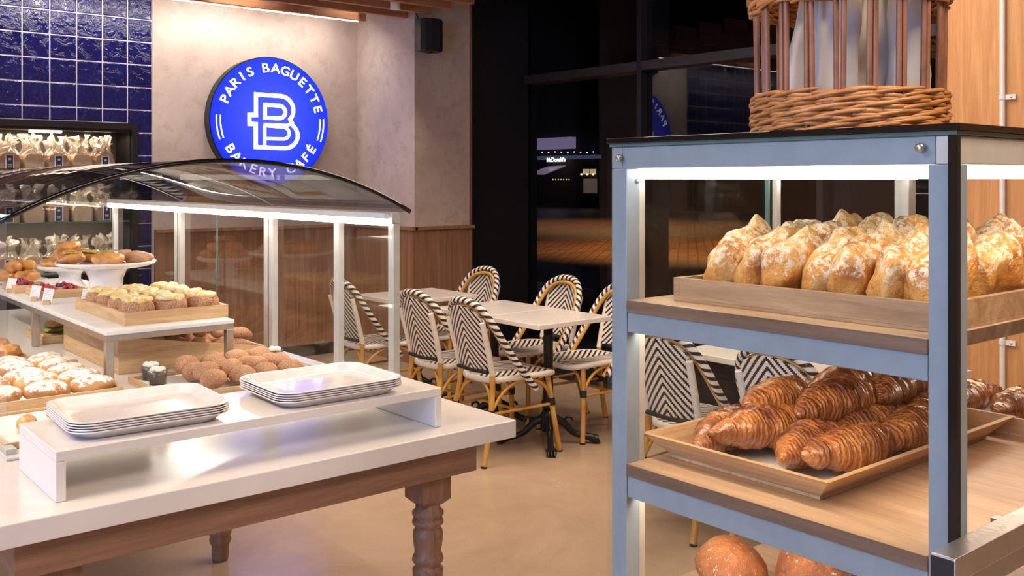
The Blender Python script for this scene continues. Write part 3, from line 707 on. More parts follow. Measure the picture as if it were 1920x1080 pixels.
# golden nut pastries behind the powdered ones
crate('wooden_tray', 'oak tray of golden nut pastries behind the powdered doughnuts', .60, .95, 4.02, 4.56, FZ, .03)
GN = [organic(bun_fn(.06, .048, .034), 18, 18, .016, 30, 80+s_).mesh('nut') for s_ in range(2)]
for m in GN: m.materials.append(golden)
for r_ in range(4):
    for c_ in range(3):
        o = obj('nut_pastry', GN[(r_+c_) % 2], golden, loc=(.668+c_*.105, 4.09+r_*.13, FZ+.010), rot=(0, 0, rng.uniform(0, 6)))
        tag(o, 'golden knobbly nut pastry, %s from the left in the %s row of its tray' % (ORD[c_], ORD[r_]), 'pastry', 'golden nut pastries')
# sandwich tray under the tier
crate('wooden_tray', 'small oak tray with a filled sandwich roll beneath the steel tier', 1.10, 1.40, 4.47, 4.75, FZ, .032)
for k, x in enumerate((1.18, 1.31)):
    t = thing('filled_roll', ['filled sandwich roll with green salad, nearer the steel leg', 'filled sandwich roll with yellow pepper, further right under the tier'][k], 'sandwich', (x, 4.6, FZ+.009), R(75))
    obj('bottom_bun', organic(bun_fn(.075, .045, .016), 16, 14, .004, 30, k), golden, t); obj('salad', organic(bun_fn(.078, .048, .010), 20, 20, .012, 60, 5+k), greenm, t, loc=(0, 0, .027))
    obj('top_bun', organic(bun_fn(.07, .04, .018), 16, 14, .004, 30, 7+k), golden, t, loc=(0, 0, .042))
# box with red tarts at the far left
def tart(lab, loc, rz=0, s=1.0, n=7, sd=0, grp=None):
    t = thing('berry_tart', lab, 'pastry', loc, rz, grp); r2 = random.Random(sd)
    obj('crust', MB().lathe([(0, 0), (.036*s, 0), (.046*s, .022*s), (.043*s, .024*s), (.036*s, .016*s), (0, .016*s)], 20), golden, t)
    for q in range(n):
        a = q*2.4; rr = .028*s*math.sqrt(q/n); b_ = MB().grid(lambda u, v: (math.cos(2*PI*v)*math.sin(PI*u)*.0105*(1+.12*math.sin(18*PI*v)*math.sin(PI*u)), math.sin(2*PI*v)*math.sin(PI*u)*.0105*(1+.12*math.sin(18*PI*v)*math.sin(PI*u)), .011-.011*math.cos(PI*u)), 8, 12, cv=True)
        blue = r2.random() < .2
        obj('blueberry' if blue else 'raspberry', b_, blueb if blue else berry, t, loc=(math.cos(a)*rr, math.sin(a)*rr, .017*s+(.008 if q < 2 else 0)))
    return t
tbox = crate('wooden_box', 'tall oak box carrying berry pastries at the far left of the case', .60, .86, 4.66, 4.95, FZ, .13)
obj('lid_board', MB().box(-.119, .119, -.134, .134, .11, .119), M['oak'], tbox)
for i, (x, y) in enumerate(((.67, 4.74), (.78, 4.74), (.67, 4.86), (.78, 4.86))):
    tart('berry tart on the tall oak box, %s' % ['front left', 'front right', 'rear left', 'rear right'][i], (x, y, FZ+.1195), i, 1.15, 8, i)
# iced ring doughnuts on the tier
crate('wooden_tray', 'light oak tray of yellow iced doughnuts at the front of the tier', 1.14, 1.525, 3.53, 4.13, TZ_, .046, tk=.012)
def torus(Rr, r, sq, seed, top=False):
    off = Vector((seed*2.3, 1.1, seed))
    def fn(u, v):
        a = 2*PI*u; b_ = 2*PI*v
        p = Vector(((Rr+r*math.cos(b_))*math.cos(a), (Rr+r*math.cos(b_))*math.sin(a), r*sq*(1+math.sin(b_))))
        p += noise.noise_vector(p*26+off)*.004; p.z = max(p.z, 0); return tuple(p)
    return MB().grid(fn, 28, 14, True, True)
def icing_cap(Rr, r, sq, seed):
    off = Vector((seed*2.3, 4.1, seed)); v = []; f = []
    def fn(u, v_):
        a = 2*PI*u; edge = .32+.16*noise.noise(Vector((math.cos(a)*2, math.sin(a)*2, seed)))
        b_ = PI/2+(v_-.5)*2*(PI/2+edge-.35); p = Vector(((Rr+(r+.003)*math.cos(b_))*math.cos(a), (Rr+(r+.003)*math.cos(b_))*math.sin(a), r*sq+(r*sq+.0035)*math.sin(b_)))
        p += noise.noise_vector(p*50+off)*.004; return tuple(p)
    return MB().grid(fn, 32, 10, True, False)
def puck(seed):
    off = Vector((seed*2.3, 1.1, seed)); prof = [(0, 0), (.045, 0), (.058, .008), (.063, .020), (.061, .034), (.052, .044), (.030, .047), (0, .043)]
    def fn(u, v):
        a = 2*PI*u; k = v*(len(prof)-1); i = min(int(k), len(prof)-2); t_ = k-i; r = prof[i][0]*(1-t_)+prof[i+1][0]*t_; z = prof[i][1]*(1-t_)+prof[i+1][1]*t_
        p = Vector((math.cos(a)*r, math.sin(a)*r, z)); p += noise.noise_vector(p*24+off)*.006; p.z = max(p.z, 0); return tuple(p)
    return MB().grid(fn, 28, 16, True)
def icing_slab(seed):
    off = Vector((seed*2.3, 4.1, seed)); b = MB(); rr_ = lambda a: .050+.008*noise.noise(Vector((math.cos(a)*1.6, math.sin(a)*1.6, seed*3)))+.003*math.sin(a*9)
    prof = [(1.0, .042), (1.04, .046), (.98, .051), (.6, .054), (.3, .052), (0, .050)]
    def fn(u, v):
        a = 2*PI*u; k = v*(len(prof)-1); i = min(int(k), len(prof)-2); t_ = k-i; r = (prof[i][0]*(1-t_)+prof[i+1][0]*t_)*rr_(a); z = prof[i][1]*(1-t_)+prof[i+1][1]*t_
        p = Vector((math.cos(a)*r, math.sin(a)*r, z)); p += noise.noise_vector(p*55+off)*.005; return tuple(p)
    return b.grid(fn, 32, 12, True)
DN = [puck(s_).mesh('ring') for s_ in range(2)]; IC = [icing_slab(s_).mesh('icing') for s_ in range(2)]
for m in DN: m.materials.append(iced_ring)
for m in IC: m.materials.append(icing)
for r_ in range(4):
    for c_ in range(3):
        t = thing('iced_doughnut', 'sugared doughnut with yellow icing, %s from the left in the %s row of its tray' % (ORD[c_], ORD[r_]), 'pastry', (1.212+c_*.122, 3.615+r_*.135, TZ_+.009), rng.uniform(0, 6), 'iced doughnuts on the tier'); t.scale = (1, 1, 1.55)
        obj('dough', DN[(r_+c_) % 2], iced_ring, t); obj('icing', IC[(r_+c_) % 2], icing, t, label='pale yellow icing'); 
# price cards in wooden holders
card = new('price_card'); m, nt, b = card; v = coords(nt); sep = nd(nt, 'ShaderNodeSeparateXYZ'); lk(nt, v, sep.inputs[0])
ln_ = math_n(nt, 'GREATER_THAN', math_n(nt, 'FRACT', math_n(nt, 'MULTIPLY', sep.outputs[2], 120)), .62)
nn = math_n(nt, 'GREATER_THAN', noise_n(nt, coords(nt, 'Object', (300, 1, 120)), 1.0, 1), .5)
inx = math_n(nt, 'LESS_THAN', math_n(nt, 'ABSOLUTE', sep.outputs[0]), .014)
lk(nt, mixc(nt, math_n(nt, 'MULTIPLY', math_n(nt, 'MULTIPLY', ln_, nn), math_n(nt, 'MULTIPLY', inx, .6)), (.82, .80, .80), (.2, .2, .25)), b.inputs['Base Color']); b.inputs['Roughness'].default_value = .4
CARD = m
def pcard(lab, x, y, z, rz, holder=True, h=.055):
    t = thing('price_card', lab, 'sign', (x, y, z), rz)
    if holder: obj('holder', MB().box(-.013, .013, -.010, .010, 0, .018), M['oak'], t, bevel=.001)
    obj('card', MB().box(-.019, .019, -.0012, .0012, 0, h), CARD, t, loc=(0, -.002 if holder else 0, .012 if holder else 0), rot=(R(-14), R(8), 0))
RZ = -R(28)
pcard('white price card in a wooden block, furthest left on the tier', 1.075, 4.93, TZ_, RZ)
pcard('white price card in a wooden block beside the nearer berry tart tray', 1.08, 4.52, TZ_, RZ)
pcard('white price card in a wooden block just behind the iced doughnut tray', 1.09, 4.36, TZ_, RZ)
pcard('white price card tucked into the left side of the iced doughnut tray', 1.158, 4.06, TZ_+.03, RZ, False)
pcard('white price card standing in the right corner of the iced doughnut tray', 1.505, 3.62, TZ_+.03, RZ+1.1, False)
pcard('white price card behind the cake stand', 1.49, 4.80, TZ_, RZ)
# cake stands
def cake_stand(lab, x, y, z, r, h):
    t = thing('cake_stand', lab, 'cake stand', (x, y, z))
    obj('pedestal', MB().lathe([(0, 0), (r*.47, 0), (r*.47, .006), (r*.40, .016), (r*.33, h*.35), (r*.34, h*.6), (r*.42, h*.82), (r*.62, h-.016), (0, h-.016)], 40), M['tray_white'], t)
    obj('plate', MB().lathe([(0, h-.0155), (r*.85, h-.0155), (r*.98, h-.006), (r, h+.004), (r*.985, h+.008), (r*.95, h), (r*.85, h-.006), (0, h-.006)], 48), M['tray_white'], t)
    return t
cake_stand('wide white cake stand of olive topped buns behind the iced doughnuts', 1.32, 4.33, TZ_, .205, .165)
RB = [organic(bun_fn(.057, .057, .027, .62), 22, 24, .013, 24, 100+s_).mesh('rb') for s_ in range(3)]
for q in RB: q.materials.append(golden)
darkb = crust('brown_sugar_bun', (.50, .22, .08), (.38, .14, .05), (.24, .08, .03), 14, .6, grain=350)
def topped(lab, x, y, z, rz, k, top=True, mt=None, tilt=(0, 0), s=1.0, grp=None):
    t = thing('round_bun', lab, 'pastry', (x, y, z), rz, grp); t.rotation_euler = (tilt[0], tilt[1], rz); t.scale = (s, s, s)
    me = RB[k % 3].copy(); me.materials.clear(); me.materials.append(mt or golden); obj('dough', me, mt or golden, t)
    if top: obj('topping', organic(bun_fn(.036, .036, .008, .6), 16, 18, .007, 60, k), olive_m, t, loc=(0, 0, .040), label='yellow green topping')
PZ = TZ_+.165-.005
topped('round bun with yellow green topping, leftmost on the wide cake stand', 1.20, 4.40, PZ, 0, 0)
topped('round bun with yellow green topping, middle front of the wide cake stand', 1.30, 4.24, PZ, 1, 1, s=1.12)
topped('dark brown sugared bun at the right of the wide cake stand', 1.43, 4.25, PZ, 2, 2, False, darkb, (R(-6), 0))
topped('dark brown sugared bun behind, on the wide cake stand', 1.40, 4.39, PZ, 3, 1, False, darkb)
topped('round bun at the back left of the wide cake stand', 1.29, 4.45, PZ, 4, 0)
cake_stand('smaller white cake stand piled with golden buns, further back', 1.36, 5.02, TZ_, .15, .10)
P2 = TZ_+.10-.005
for k, (dx, dy, dz) in enumerate(((-.08, 0, 0), (.02, -.07, 0), (.06, .05, 0), (-.03, .08, 0), (-.03, -.03, .042), (.05, .0, .044), (0, .01, .084))):
    topped('golden glazed bun, %s in the pile on the smaller cake stand' % ['left of the bottom', 'front of the bottom', 'right of the bottom', 'rear of the bottom', 'left of the second layer', 'right of the second layer', 'topmost'][k], 1.36+dx, 5.02+dy, P2+dz, k, k, False, golden, (rng.uniform(-.15, .15), rng.uniform(-.15, .15)), .95)
t = thing('white_plate', 'flat white plate of golden rolls at the far left of the tier', 'plate', (1.20, 5.34, TZ_))
obj('plate', MB().lathe([(0, 0), (.08, 0), (.125, .012), (.135, .02), (.13, .021), (.08, .008), (0, .008)], 36), M['tray_white'], t)
GR = [organic(bun_fn(.064, .040, .032), 18, 18, .014, 26, 140+s_).mesh('gr') for s_ in range(2)]
for q in GR: q.materials.append(golden)
for k, (dx, dy, dz, rz) in enumerate(((-.06, -.03, 0, .3), (.03, -.06, 0, .2), (.06, .04, 0, 1), (-.04, .07, 0, 2), (-.02, -.01, .045, .8), (.03, .02, .05, 2.2))):
    o = obj('golden_roll', GR[k % 2], golden, loc=(1.20+dx, 5.34+dy, TZ_+.010+dz), rot=(0, 0, rz))
    tag(o, 'golden roll, %s on the flat white plate' % ['front left', 'front right', 'right side', 'rear left', 'upper left', 'topmost'][k], 'pastry', 'golden rolls on the flat plate')
# berry tarts on the tier
for nm, x0, x1, y0, y1, sd in (('nearer', 1.12, 1.30, 4.56, 4.80, 20), ('further', 1.09, 1.19, 4.86, 5.12, 40)):
    crate('wooden_tray', '%s small oak tray of raspberry tarts on the tier' % nm, x0-.01, x1+.01, y0, y1, TZ_, .036)
    nx = max(1, round((x1-x0)/.09))
    for i in range(2):
        for j in range(nx):
            tart('raspberry and blueberry tart, %s %s in the %s small tray' % (['front', 'back'][i], ['left', 'right'][j] if nx > 1 else 'one', nm), (x0+(j+.5)*(x1-x0)/nx, y0+.06+i*.115, TZ_+.0095), sd+i, 1.0, 9, sd+i*3+j)

# ------------------------------------------------------------------ right pastry case
X0, X1, Y0, Y1 = 1.438, 2.62, .69, 1.417
rc = thing('pastry_cabinet', 'tall grey framed pastry cabinet with glass sides and wooden shelves at the right', 'display case', (X0, Y0, 0))
RW, RD = X1-X0, Y1-Y0
def r_(name, mb, mat, **k): return obj(name, mb, mat, rc, **k)
G = M['alu_cool_lit']  # cool side light painted into this colour; front rails use the paler metal
for nm_x in (.004, RW-.044):
    for nm_y in (.004, RD-.046):
        r_('post', MB().box(nm_x, nm_x+.040, nm_y, nm_y+.042, .10, 1.574), G if nm_x < .1 else M['alu'], bevel=.0015)
r_('glass_stop', MB().box(.0445, .066, RD-.040, RD-.010, .10, 1.574), M['alu'], bevel=.001)
# top: rails and black glass
for y0_, y1_ in ((.004, .034), (RD-.034, RD-.004)):
    r_('top_rail', MB().box(.004, RW-.004, y0_, y1_, 1.5745, 1.618), M['alu'] if y0_ < .1 else G, bevel=.0015)
r_('top_rail', MB().box(.004, .034, .0345, RD-.0345, 1.5745, 1.618), G, bevel=.0015); r_('top_rail', MB().box(RW-.034, RW-.004, .0345, RD-.0345, 1.5745, 1.618), G)
r_('top_glass', MB().box(-.004, RW+.004, -.006, RD+.004, 1.6255, 1.636), M['blackgloss'], bevel=.001, label='black glass top')
r_('top_pane_edge', MB().box(.001, RW, .0, RD, 1.6185, 1.625), M['glassedge'])
# side pane just outside the frame with black sealed corner
r_('side_pane', MB().box(-.0035, .0030, .012, RD+.001, .12, 1.618), M['glass'])
r_('corner_seal', MB().box(-.0035, .0032, -.0035, .0115, .12, 1.618), M['blackgloss'])
r_('front_seal', MB().box(.0036, .006, -.0035, .0035, .12, 1.618), M['rubber'])
r_('rear_pane', MB().box(.067, RW-.045, RD-.026, RD-.020, .12, 1.573), M['glass'])
r_('rear_pane_edge', MB().box(.50, .506, RD-.0365, RD-.0265, 1.31, 1.573), M['glassedge']); r_('rear_pane_rail', MB().box(.53, .545, RD-.0395, RD-.0265, 1.31, 1.573), M['alu'])
for y_, z_ in ((.055, 1.600), (RD-.032, 1.596)):
    r_('screw_cap', MB().lathe([(0, 0), (.008, 0), (.007, .004), (.003, .006), (0, .006)], 16), M['steel'], loc=(-.0036, y_, z_), rot=(0, -PI/2, 0))
r_('screw_cap', MB().lathe([(0, 0), (.0055, 0), (.004, .003), (0, .004)], 14), M['steel'], loc=(.035, RD-.0465, 1.548), rot=(PI/2, 0, 0))
r_('light_bar', MB().box(.0345, .060, .05, RD-.05, 1.5525, 1.574), M['led']); r_('light_bar', MB().box(.062, RW-.05, .0345, .060, 1.5525, 1.574), M['led'])
r_('light_bar', MB().box(.08, RW-.05, RD-.075, RD-.052, 1.5525, 1.574), M['led'])
def shelf(zt, th, zr, rz0, y0_=.047):
    r_('shelf', MB().box(.004, RW-.046, .0475, RD-.047, zt-th, zt), M['shelfwood'], bevel=.0015)
    r_('shelf_edge', MB().box(.0025, .0038, .0475, RD-.047, zt-th, zt-.0006), M['shelfedge'])
    r_('shelf_edge', MB().box(.045, RW-.046, .0455, .0472, zt-th, zt-.0006), M['shelfedge'])
    r_('shelf_rail', MB().box(.006, .034, .0475, RD-.047, rz0, zt-th-.0005), G, bevel=.0015)
    r_('shelf_rail', MB().box(RW-.04, RW-.012, .0475, RD-.047, rz0, zt-th-.0005), G)
shelf(1.306, .024, 0, 1.240); shelf(.972, .024, 0, .903); shelf(.70, .024, 0, .64)
r_('front_shelf_rail', MB().box(.045, RW-.046, .010, .040, .905, .947), M['alu'])
r_('plinth', MB().box(.01, RW-.01, .01, RD-.01, 0, .0995), M['black'])
for z in (1.235, .898):  # added glowing strips tucked behind the rails to brighten the lower shelves
    r_('light_bar', MB().box(RW-.056, RW-.0465, .06, RD-.06, z+.03, z+.044), M['shelf_fill'])
    r_('light_bar', MB().box(.0345, .050, .06, RD-.06, z+.014, z+.030), M['shelf_fill'])
t = thing('tray_slide_bar', 'brushed steel square bar running along the front of the pastry cabinet', 'rail', (2.0, .66, .99))
obj('bar', MB().box(-.668, .60, -.020, .018, -.002, .033), M['steel'], t, bevel=.0025, seg=3)
obj('end_cap', MB().box(-.6705, -.6685, -.017, .015, .001, .030), M['rubber'], t)
for x in (-.45, .45): obj('bracket', MB().box(x, x+.02, .0185, .030, .0, .03), M['steel'], t)
# upper crate of strewn pastries
U0 = 1.3065
crate('wooden_crate', 'oak crate lined with paper full of crumble topped pastries on the upper shelf', 1.505, 2.10, .745, 1.30, U0, .047, M['trayoak'], M['trayoak'], tk=.014)
crate('wooden_crate', 'second oak crate further right on the upper shelf of the cabinet', 2.115, 2.52, .745, 1.30, U0, .047, M['trayoak'], M['trayoak'], tk=.014)
def danish_mesh(seed):
    off = Vector((seed*5.1, seed*2.7, seed)); rnd = random.Random(seed)
    tip = rnd.uniform(.75, 1.1)
    def fn(u, v):
        x = -1+2*u; a = 2*PI*v
        env = max(0, 1-abs(x)**3.2)**.55; notch = 1-.20*math.exp(-((x-.42)/.13)**2)-.10*math.exp(-((x+.35)/.16)**2)
        wy = .038*env*notch*(1+.15*math.cos(a*2)); hz = .064*env*(1-.12*x)*notch
        y = math.cos(a)*wy; s_ = math.sin(a); z = .060*(.95+.05*env)+s_*hz
        fold = .006*math.sin(a*3+x*4+seed)*env
        # a flap wrapped diagonally across the body
        d = (x*.7+a/PI-1.0); flap = .007*(1/(1+math.exp(-22*(d+.05))))*env
        p = Vector((x*.105*(1+.04*s_), y*(1+flap/.04)+fold*.5, z+fold+flap*max(0, s_)))
        if x < -.72: p.z -= .022*(-x-.72)/.28*tip
        p += noise.noise_vector(p*24+off)*.010; p += noise.noise_vector(p*70+off)*.0035; p.z = max(p.z, .001); return tuple(p)
    return MB().grid(fn, 34, 26, False, True)
DM = [danish_mesh(s_).mesh('danish') for s_ in range(4)]
for q in DM: q.materials.append(danish_m)
k = 0
for row, (xc, ny, sc) in enumerate(((1.640, 7, 1.0), (1.815, 6, .98), (1.985, 6, 1.0))):
    for i in range(ny):
        y = 1.235-i*(.415/(ny-1)); z = U0+.034+(0 if row == 0 else .008)
        o = obj('crumble_pastry', DM[k % 4], danish_m, loc=(xc+rng.uniform(-.008, .008), y, z), rot=(R(16+rng.uniform(-5, 5)), -R(24+rng.uniform(-5, 6)), R(rng.uniform(-9, 9)))); k += 1
        o.scale = (sc, sc, sc*rng.uniform(.96, 1.06))
        tag(o, 'crumble topped folded pastry, %s from the back in the %s row of the upper crate' % (ORD[i], ['left', 'middle', 'right'][row]), 'pastry', 'crumble pastries in the upper crate')
for i in range(5):
    for j in range(2):
        o = obj('crumble_pastry', DM[(i+j) % 4], danish_m, loc=(2.225+j*.18, 1.20-i*.10, U0+.010), rot=(R(16), 0, R(rng.uniform(-9, 9))))
        tag(o, 'crumble topped folded pastry, %s from the back, %s column of the right crate' % (ORD[i], ['left', 'right'][j]), 'pastry', 'crumble pastries in the right crate')
# croissants on the lower shelf
L0 = .9725
crate('flared_tray', 'flared oak tray with white paper holding glazed croissants on the lower shelf', 1.50, 2.25, .945, 1.385, L0, .050, M['oak'], M['oak_y'], tk=.012, flare=.045)
def croissant_mesh(seed):
    rnd = random.Random(seed); off = Vector((seed*4.1, seed, seed*1.3)); bend = rnd.uniform(.15, .30)
    def fn(u, v):
        x = -1+2*u; a = 2*PI*v
        lobe = abs(x)*4.2; st = lobe-math.floor(lobe+.35*math.sin(a+seed))+.0; st = st-math.floor(st); env = (max(0, 1-abs(x)**1.9))**.62
        step = 1-.17*st if abs(x) > .10 else 1.0
        r = .045*env*step+.0008
        tw = a+x*1.2
        y = math.cos(tw)*r*1.08-bend*.09*x*x*1.0; s_ = math.sin(tw); z = .040+s_*r
        p = Vector((x*.150, y, z)); p += noise.noise_vector(p*26+off)*.006; p += Vector((0, 0, 1))*.0022*math.sin(x*120+a*2+4*noise.noise(p*30+off))*env
        p.z = max(p.z, .001); return tuple(p)
    return MB().grid(fn, 90, 22, False, True)
CM = [croissant_mesh(s_).mesh('croissant') for s_ in range(4)]
for q in CM: q.materials.append(croi_m)
crp = [(1.668, 1.285, 0, 4), (1.69, 1.205, .018, -8), (1.70, 1.115, 0, 5), (1.735, 1.032, .004, -3),
       (1.87, 1.300, .01, -4), (1.90, 1.20, .02, 5), (1.93, 1.11, .004, -6), (1.955, 1.025, .01, 8), (2.09, 1.29, .01, 5), (2.11, 1.19, .014, -4), (2.12, 1.09, .0, 8),
       (1.80, 1.25, .056, 12), (1.86, 1.155, .056, -6), (2.04, 1.24, .054, 3), (2.07, 1.14, .054, 10)]
plc = ['leftmost in the rear row', 'second row from the back, left end', 'third row from the back, left end', 'front left with its pale tip to the right', 'rear row, middle', 'second row, middle', 'third row, middle', 'front row behind the corner post', 'rear row, right end', 'second row, right end', 'third row, right end', 'upper layer, left rear', 'upper layer, left front', 'upper layer, right rear', 'upper layer, right front']
for i, (x, y, dz, rz) in enumerate(crp):
    o = obj('croissant', CM[i % 4], croi_m, loc=(x, y, L0+.009+dz), rot=(0, R(rng.uniform(-3, 3)), R(rz)+(PI if i % 2 else 0)))
    tag(o, 'glossy brown croissant on the flared tray, %s' % plc[i], 'croissant', 'croissants on the flared tray')
crate('wooden_crate', 'low oak crate of golden croissants at the far right of the lower shelf', 2.27, 2.54, .80, 1.33, L0, .04, tk=.012)
for i in range(4):
    o = obj('croissant', CM[i % 4], croi_m, loc=(2.405, .90+i*.11, L0+.009), rot=(0, 0, R(4*i-6)))
    o.scale = (.85, .85, .85)
    tag(o, 'golden croissant in the far right crate, %s from the front' % ORD[i], 'croissant', 'croissants in the far right crate')
# round loaves on the lowest shelf
for i, (x, y, s_) in enumerate(((1.73, 1.10, 1.0), (1.62, 1.25, .8), (1.86, .93, .9), (1.93, 1.22, 1.0), (2.12, 1.02, 1.0))):
    me = organic(bun_fn(.105*s_, .085*s_, .072*s_, .8), 22, 24, .012, 14, 200+i).mesh('loaf'); me.materials.append(bread_m)
    o = obj('round_loaf', me, bread_m, loc=(x, y, .7005), rot=(0, 0, i))
    tag(o, 'dark crusty round loaf on the lowest cabinet shelf, %s' % ['biggest one in front', 'leftmost and smaller', 'close to the front rail', 'middle rear', 'furthest right'][i], 'bread', 'round loaves on the lowest shelf')

# ------------------------------------------------------------------ wicker basket with bagged baguettes
BX, BY, BZ, BR = 1.708, 1.034, 1.6365, .171
t = thing('wicker_basket', 'round wicker basket with open rod sides on top of the pastry cabinet', 'basket', (BX, BY, BZ))
obj('base', MB().lathe([(0, 0), (BR-.01, 0), (BR-.01, .008), (0, .008)], 40), M['wicker_peeled'], t)
NS = 20
def weaver(z, rr, ph, rad, dz=0, n=160, twist=0):
    P = []
    for i in range(n):
        a = 2*PI*i/n; s_ = math.sin(a*NS/2*1.0+ph)
        P.append((math.cos(a)*(rr+s_*.0075), math.sin(a)*(rr+s_*.0075), z+.0035*math.sin(a*NS/2*.5+ph*1.7)+dz*math.sin(a*3+ph)))
    return MB().tube(P, [rad*(1+.18*math.sin(i*.37+ph*3)) for i in range(n)], 6, closed=True)
for i in range(9):
    for s_ in (0, 1): obj('weaver', weaver(.007+i*.0083, BR+.002, i*PI+s_*PI+.15*i, .0041, .0010), M['wicker'], t)
# slanting strokes of the twined bands
def strokes(z0, z1, rows, cnt, rr, rise, rad, span):
    for r_i in range(rows):
        for c_i in range(cnt):
            a0 = 2*PI*(c_i+.5*(r_i % 2)+.13*r_i)/cnt+rng.uniform(-.05, .05); zz = z0+(z1-z0)*r_i/(rows-1)+rng.uniform(-.002, .002); P = []
            for q in range(13):
                k_ = q/12; a = a0+span*k_; ro = rr+.0065*math.sin(PI*k_)-.004
                P.append((math.cos(a)*ro, math.sin(a)*ro, zz+rise*(k_-.5)*2*.5+.002*math.sin(PI*k_)))
            obj('weaver', MB().tube(P, [rad*(.55+.45*math.sin(PI*min(1, max(0, q/12)))**.5) for q in range(13)], 6), M['wicker'], t)
strokes(.010, .070, 6, 12, BR+.0095, .016, .0042, .72)
for i in range(NS):
    for s_ in (-1, 1):
        a = 2*PI*(i+.5)/NS+s_*.032; jig = rng.uniform(-.010, .010)
        P = [(math.cos(a+jig*k*.3)*(BR+.001*k), math.sin(a+jig*k*.3)*(BR+.001*k), .006+.066*k) for k in range(6)]
        obj('rod', MB().tube(P, .0052, 8), M['wicker_peeled'], t)
for i in range(7):
    for s_ in (0, 1): obj('weaver', weaver(.245+i*.010, BR+.006, i*PI+s_*PI+.2*i, .0044, .0018), M['wicker'], t)
strokes(.250, .305, 5, 12, BR+.014, .020, .0048, .75)
paper = plain('greaseproof_paper', (.74, .70, .66), .55, bumps=.25, bscale=30); paper2 = plain('kraft_paper', (.62, .50, .38), .6, bumps=.25, bscale=30)
def paper_bag(lab, x, y, tx, ty, rz, mat, h=.56, wd=.052, dp=.026, sd=0):
    off = Vector((sd*3, sd, 1))
    def fn(u, v):
        k = u; a = 2*PI*v; cs, sn = math.cos(a), math.sin(a)
        X = wd*(abs(cs)**.35)*(1 if cs > 0 else -1); Y = dp*(abs(sn)**.5)*(1 if sn > 0 else -1)*(1-.5*(k > .97))
        p = Vector((X, Y, k*h)); p += noise.noise_vector(Vector((X*12, Y*12, k*5))+off)*.006; p += noise.noise_vector(p*28+off)*.005
        return tuple(p)
    b = MB().grid(fn, 22, 28, False, True); n = 28
    b.add([b.v[i] for i in range(n)], [tuple(range(n))]); b.add([b.v[i] for i in range(21*n, 22*n)], [tuple(range(n))])
    t = thing('baguette_bag', lab, 'paper bag', (x, y, BZ+.012)); t.rotation_euler = (tx, ty, rz)
    obj('bag', b, mat, t)
    obj('baguette_tip', organic(bun_fn(.05, .026, .024), 14, 14, .004, 30, sd), golden, t, loc=(0, 0, h-.02), rot=(0, PI/2, 0))
AZ = -R(39.7)
def bp(r_, f_):   # right / forward offset from the basket centre
    return BX+r_*.7694+f_*.6388, BY-r_*.6388+f_*.7694
for k, (r_o, f_o, tx, ty, mt, lab, wd) in enumerate((
        (-.105, -.02, R(4), R(9), paper, 'white paper baguette bag, leftmost in the basket and leaning right', .036),
        (-.048, -.075, R(3), R(1), paper, 'white paper baguette bag, second from the left in the basket', .036),
        (.012, -.015, R(-2), R(12), paper, 'white paper baguette bag slanting across the middle of the basket', .038),
        (.045, .065, R(-3), R(-14), paper2, 'brown tinted paper baguette bag leaning behind the others', .044),
        (.098, -.050, R(3), R(-1), paper, 'white paper baguette bag, rightmost in the basket', .036))):
    x, y = bp(r_o, f_o); paper_bag(lab, x, y, tx, ty, AZ, mt, wd=wd, sd=k+1)

# ------------------------------------------------------------------ bistro chairs
def chaikin(P, n=2):
    for _ in range(n):
        Q = [P[0]]
        for a, b in zip(P, P[1:]):
            a, b = Vector(a), Vector(b); Q += [tuple(a*.75+b*.25), tuple(a*.25+b*.75)]
        Q.append(P[-1]); P = Q
    return P
HOOP = [(.085, .222, .385), (-.02, .221, .50), (-.125, .214, .64), (-.19, .194, .755), (-.235, .15, .845), (-.262, .07, .885), (-.268, 0, .890)]
HOOP = chaikin([tuple(p) for p in HOOP] + [(x, -y, z) for x, y, z in HOOP[-2::-1]], 3)
INN = chaikin([(.10, .197, .375), (-.015, .198, .495), (-.118, .192, .63), (-.180, .174, .735), (-.222, .135, .818), (-.245, .065, .852), (-.250, 0, .858)] + [(-.245, -.065, .852), (-.222, -.135, .818), (-.180, -.174, .735), (-.118, -.192, .63), (-.015, -.198, .495), (.10, -.197, .375)], 3)
def xback(z): return -.168-(z-.49)*.235
def back_mesh():
    zb = .505
    def top(y): return .860-2.3*y*y-9*y**4
    n, mm = 17, 13; b = MB()
    for off in (-.006, .006):
        def fn(u, v):
            y = -.148+.296*u; yb = y*(.86+.14*v); z = zb+(top(y)-zb)*v
            return (xback(z)-.03*(1-(y/.148)**2)*.8+off, yb, z)
        b.grid(fn, n, mm)
    return b
BM = back_mesh().mesh('backrest'); BM.materials.append(M['weave_back'])
def seat_shape(rim=0):
    def fn(u, v):
        a = 2*PI*v; r = u
        cs, sn = math.cos(a), math.sin(a); ex = .55
        X = (abs(cs)**ex)*(1 if cs > 0 else -1); Y = (abs(sn)**ex)*(1 if sn > 0 else -1)
        hx = .232; hy = .190+.014*X; x = .065+X*hx*r; y = Y*hy*r
        z = .468-.012*(1-r*r)-.010*abs(X*r)**4
        if X*r > .6: z -= .06*(X*r-.6)**2
        return x, y, z
    return fn
sf = seat_shape()
def seat_mesh():
    b = MB(); b.grid(lambda u, v: sf(max(u, .001), v), 12, 40, False, True)
    b.grid(lambda u, v: (sf(1-.12*u, v)[0], sf(1-.12*u, v)[1], sf(1-.12*u, v)[2]-.038*min(1, u*2.0)-.0), 5, 40, False, True); return b
SM = seat_mesh().mesh('seat'); SM.materials.append(M['weave_seat'])
RIMP = []
for i in range(60):
    p = sf(1.0, i/60); RIMP.append((p[0], p[1], p[2]-.014))
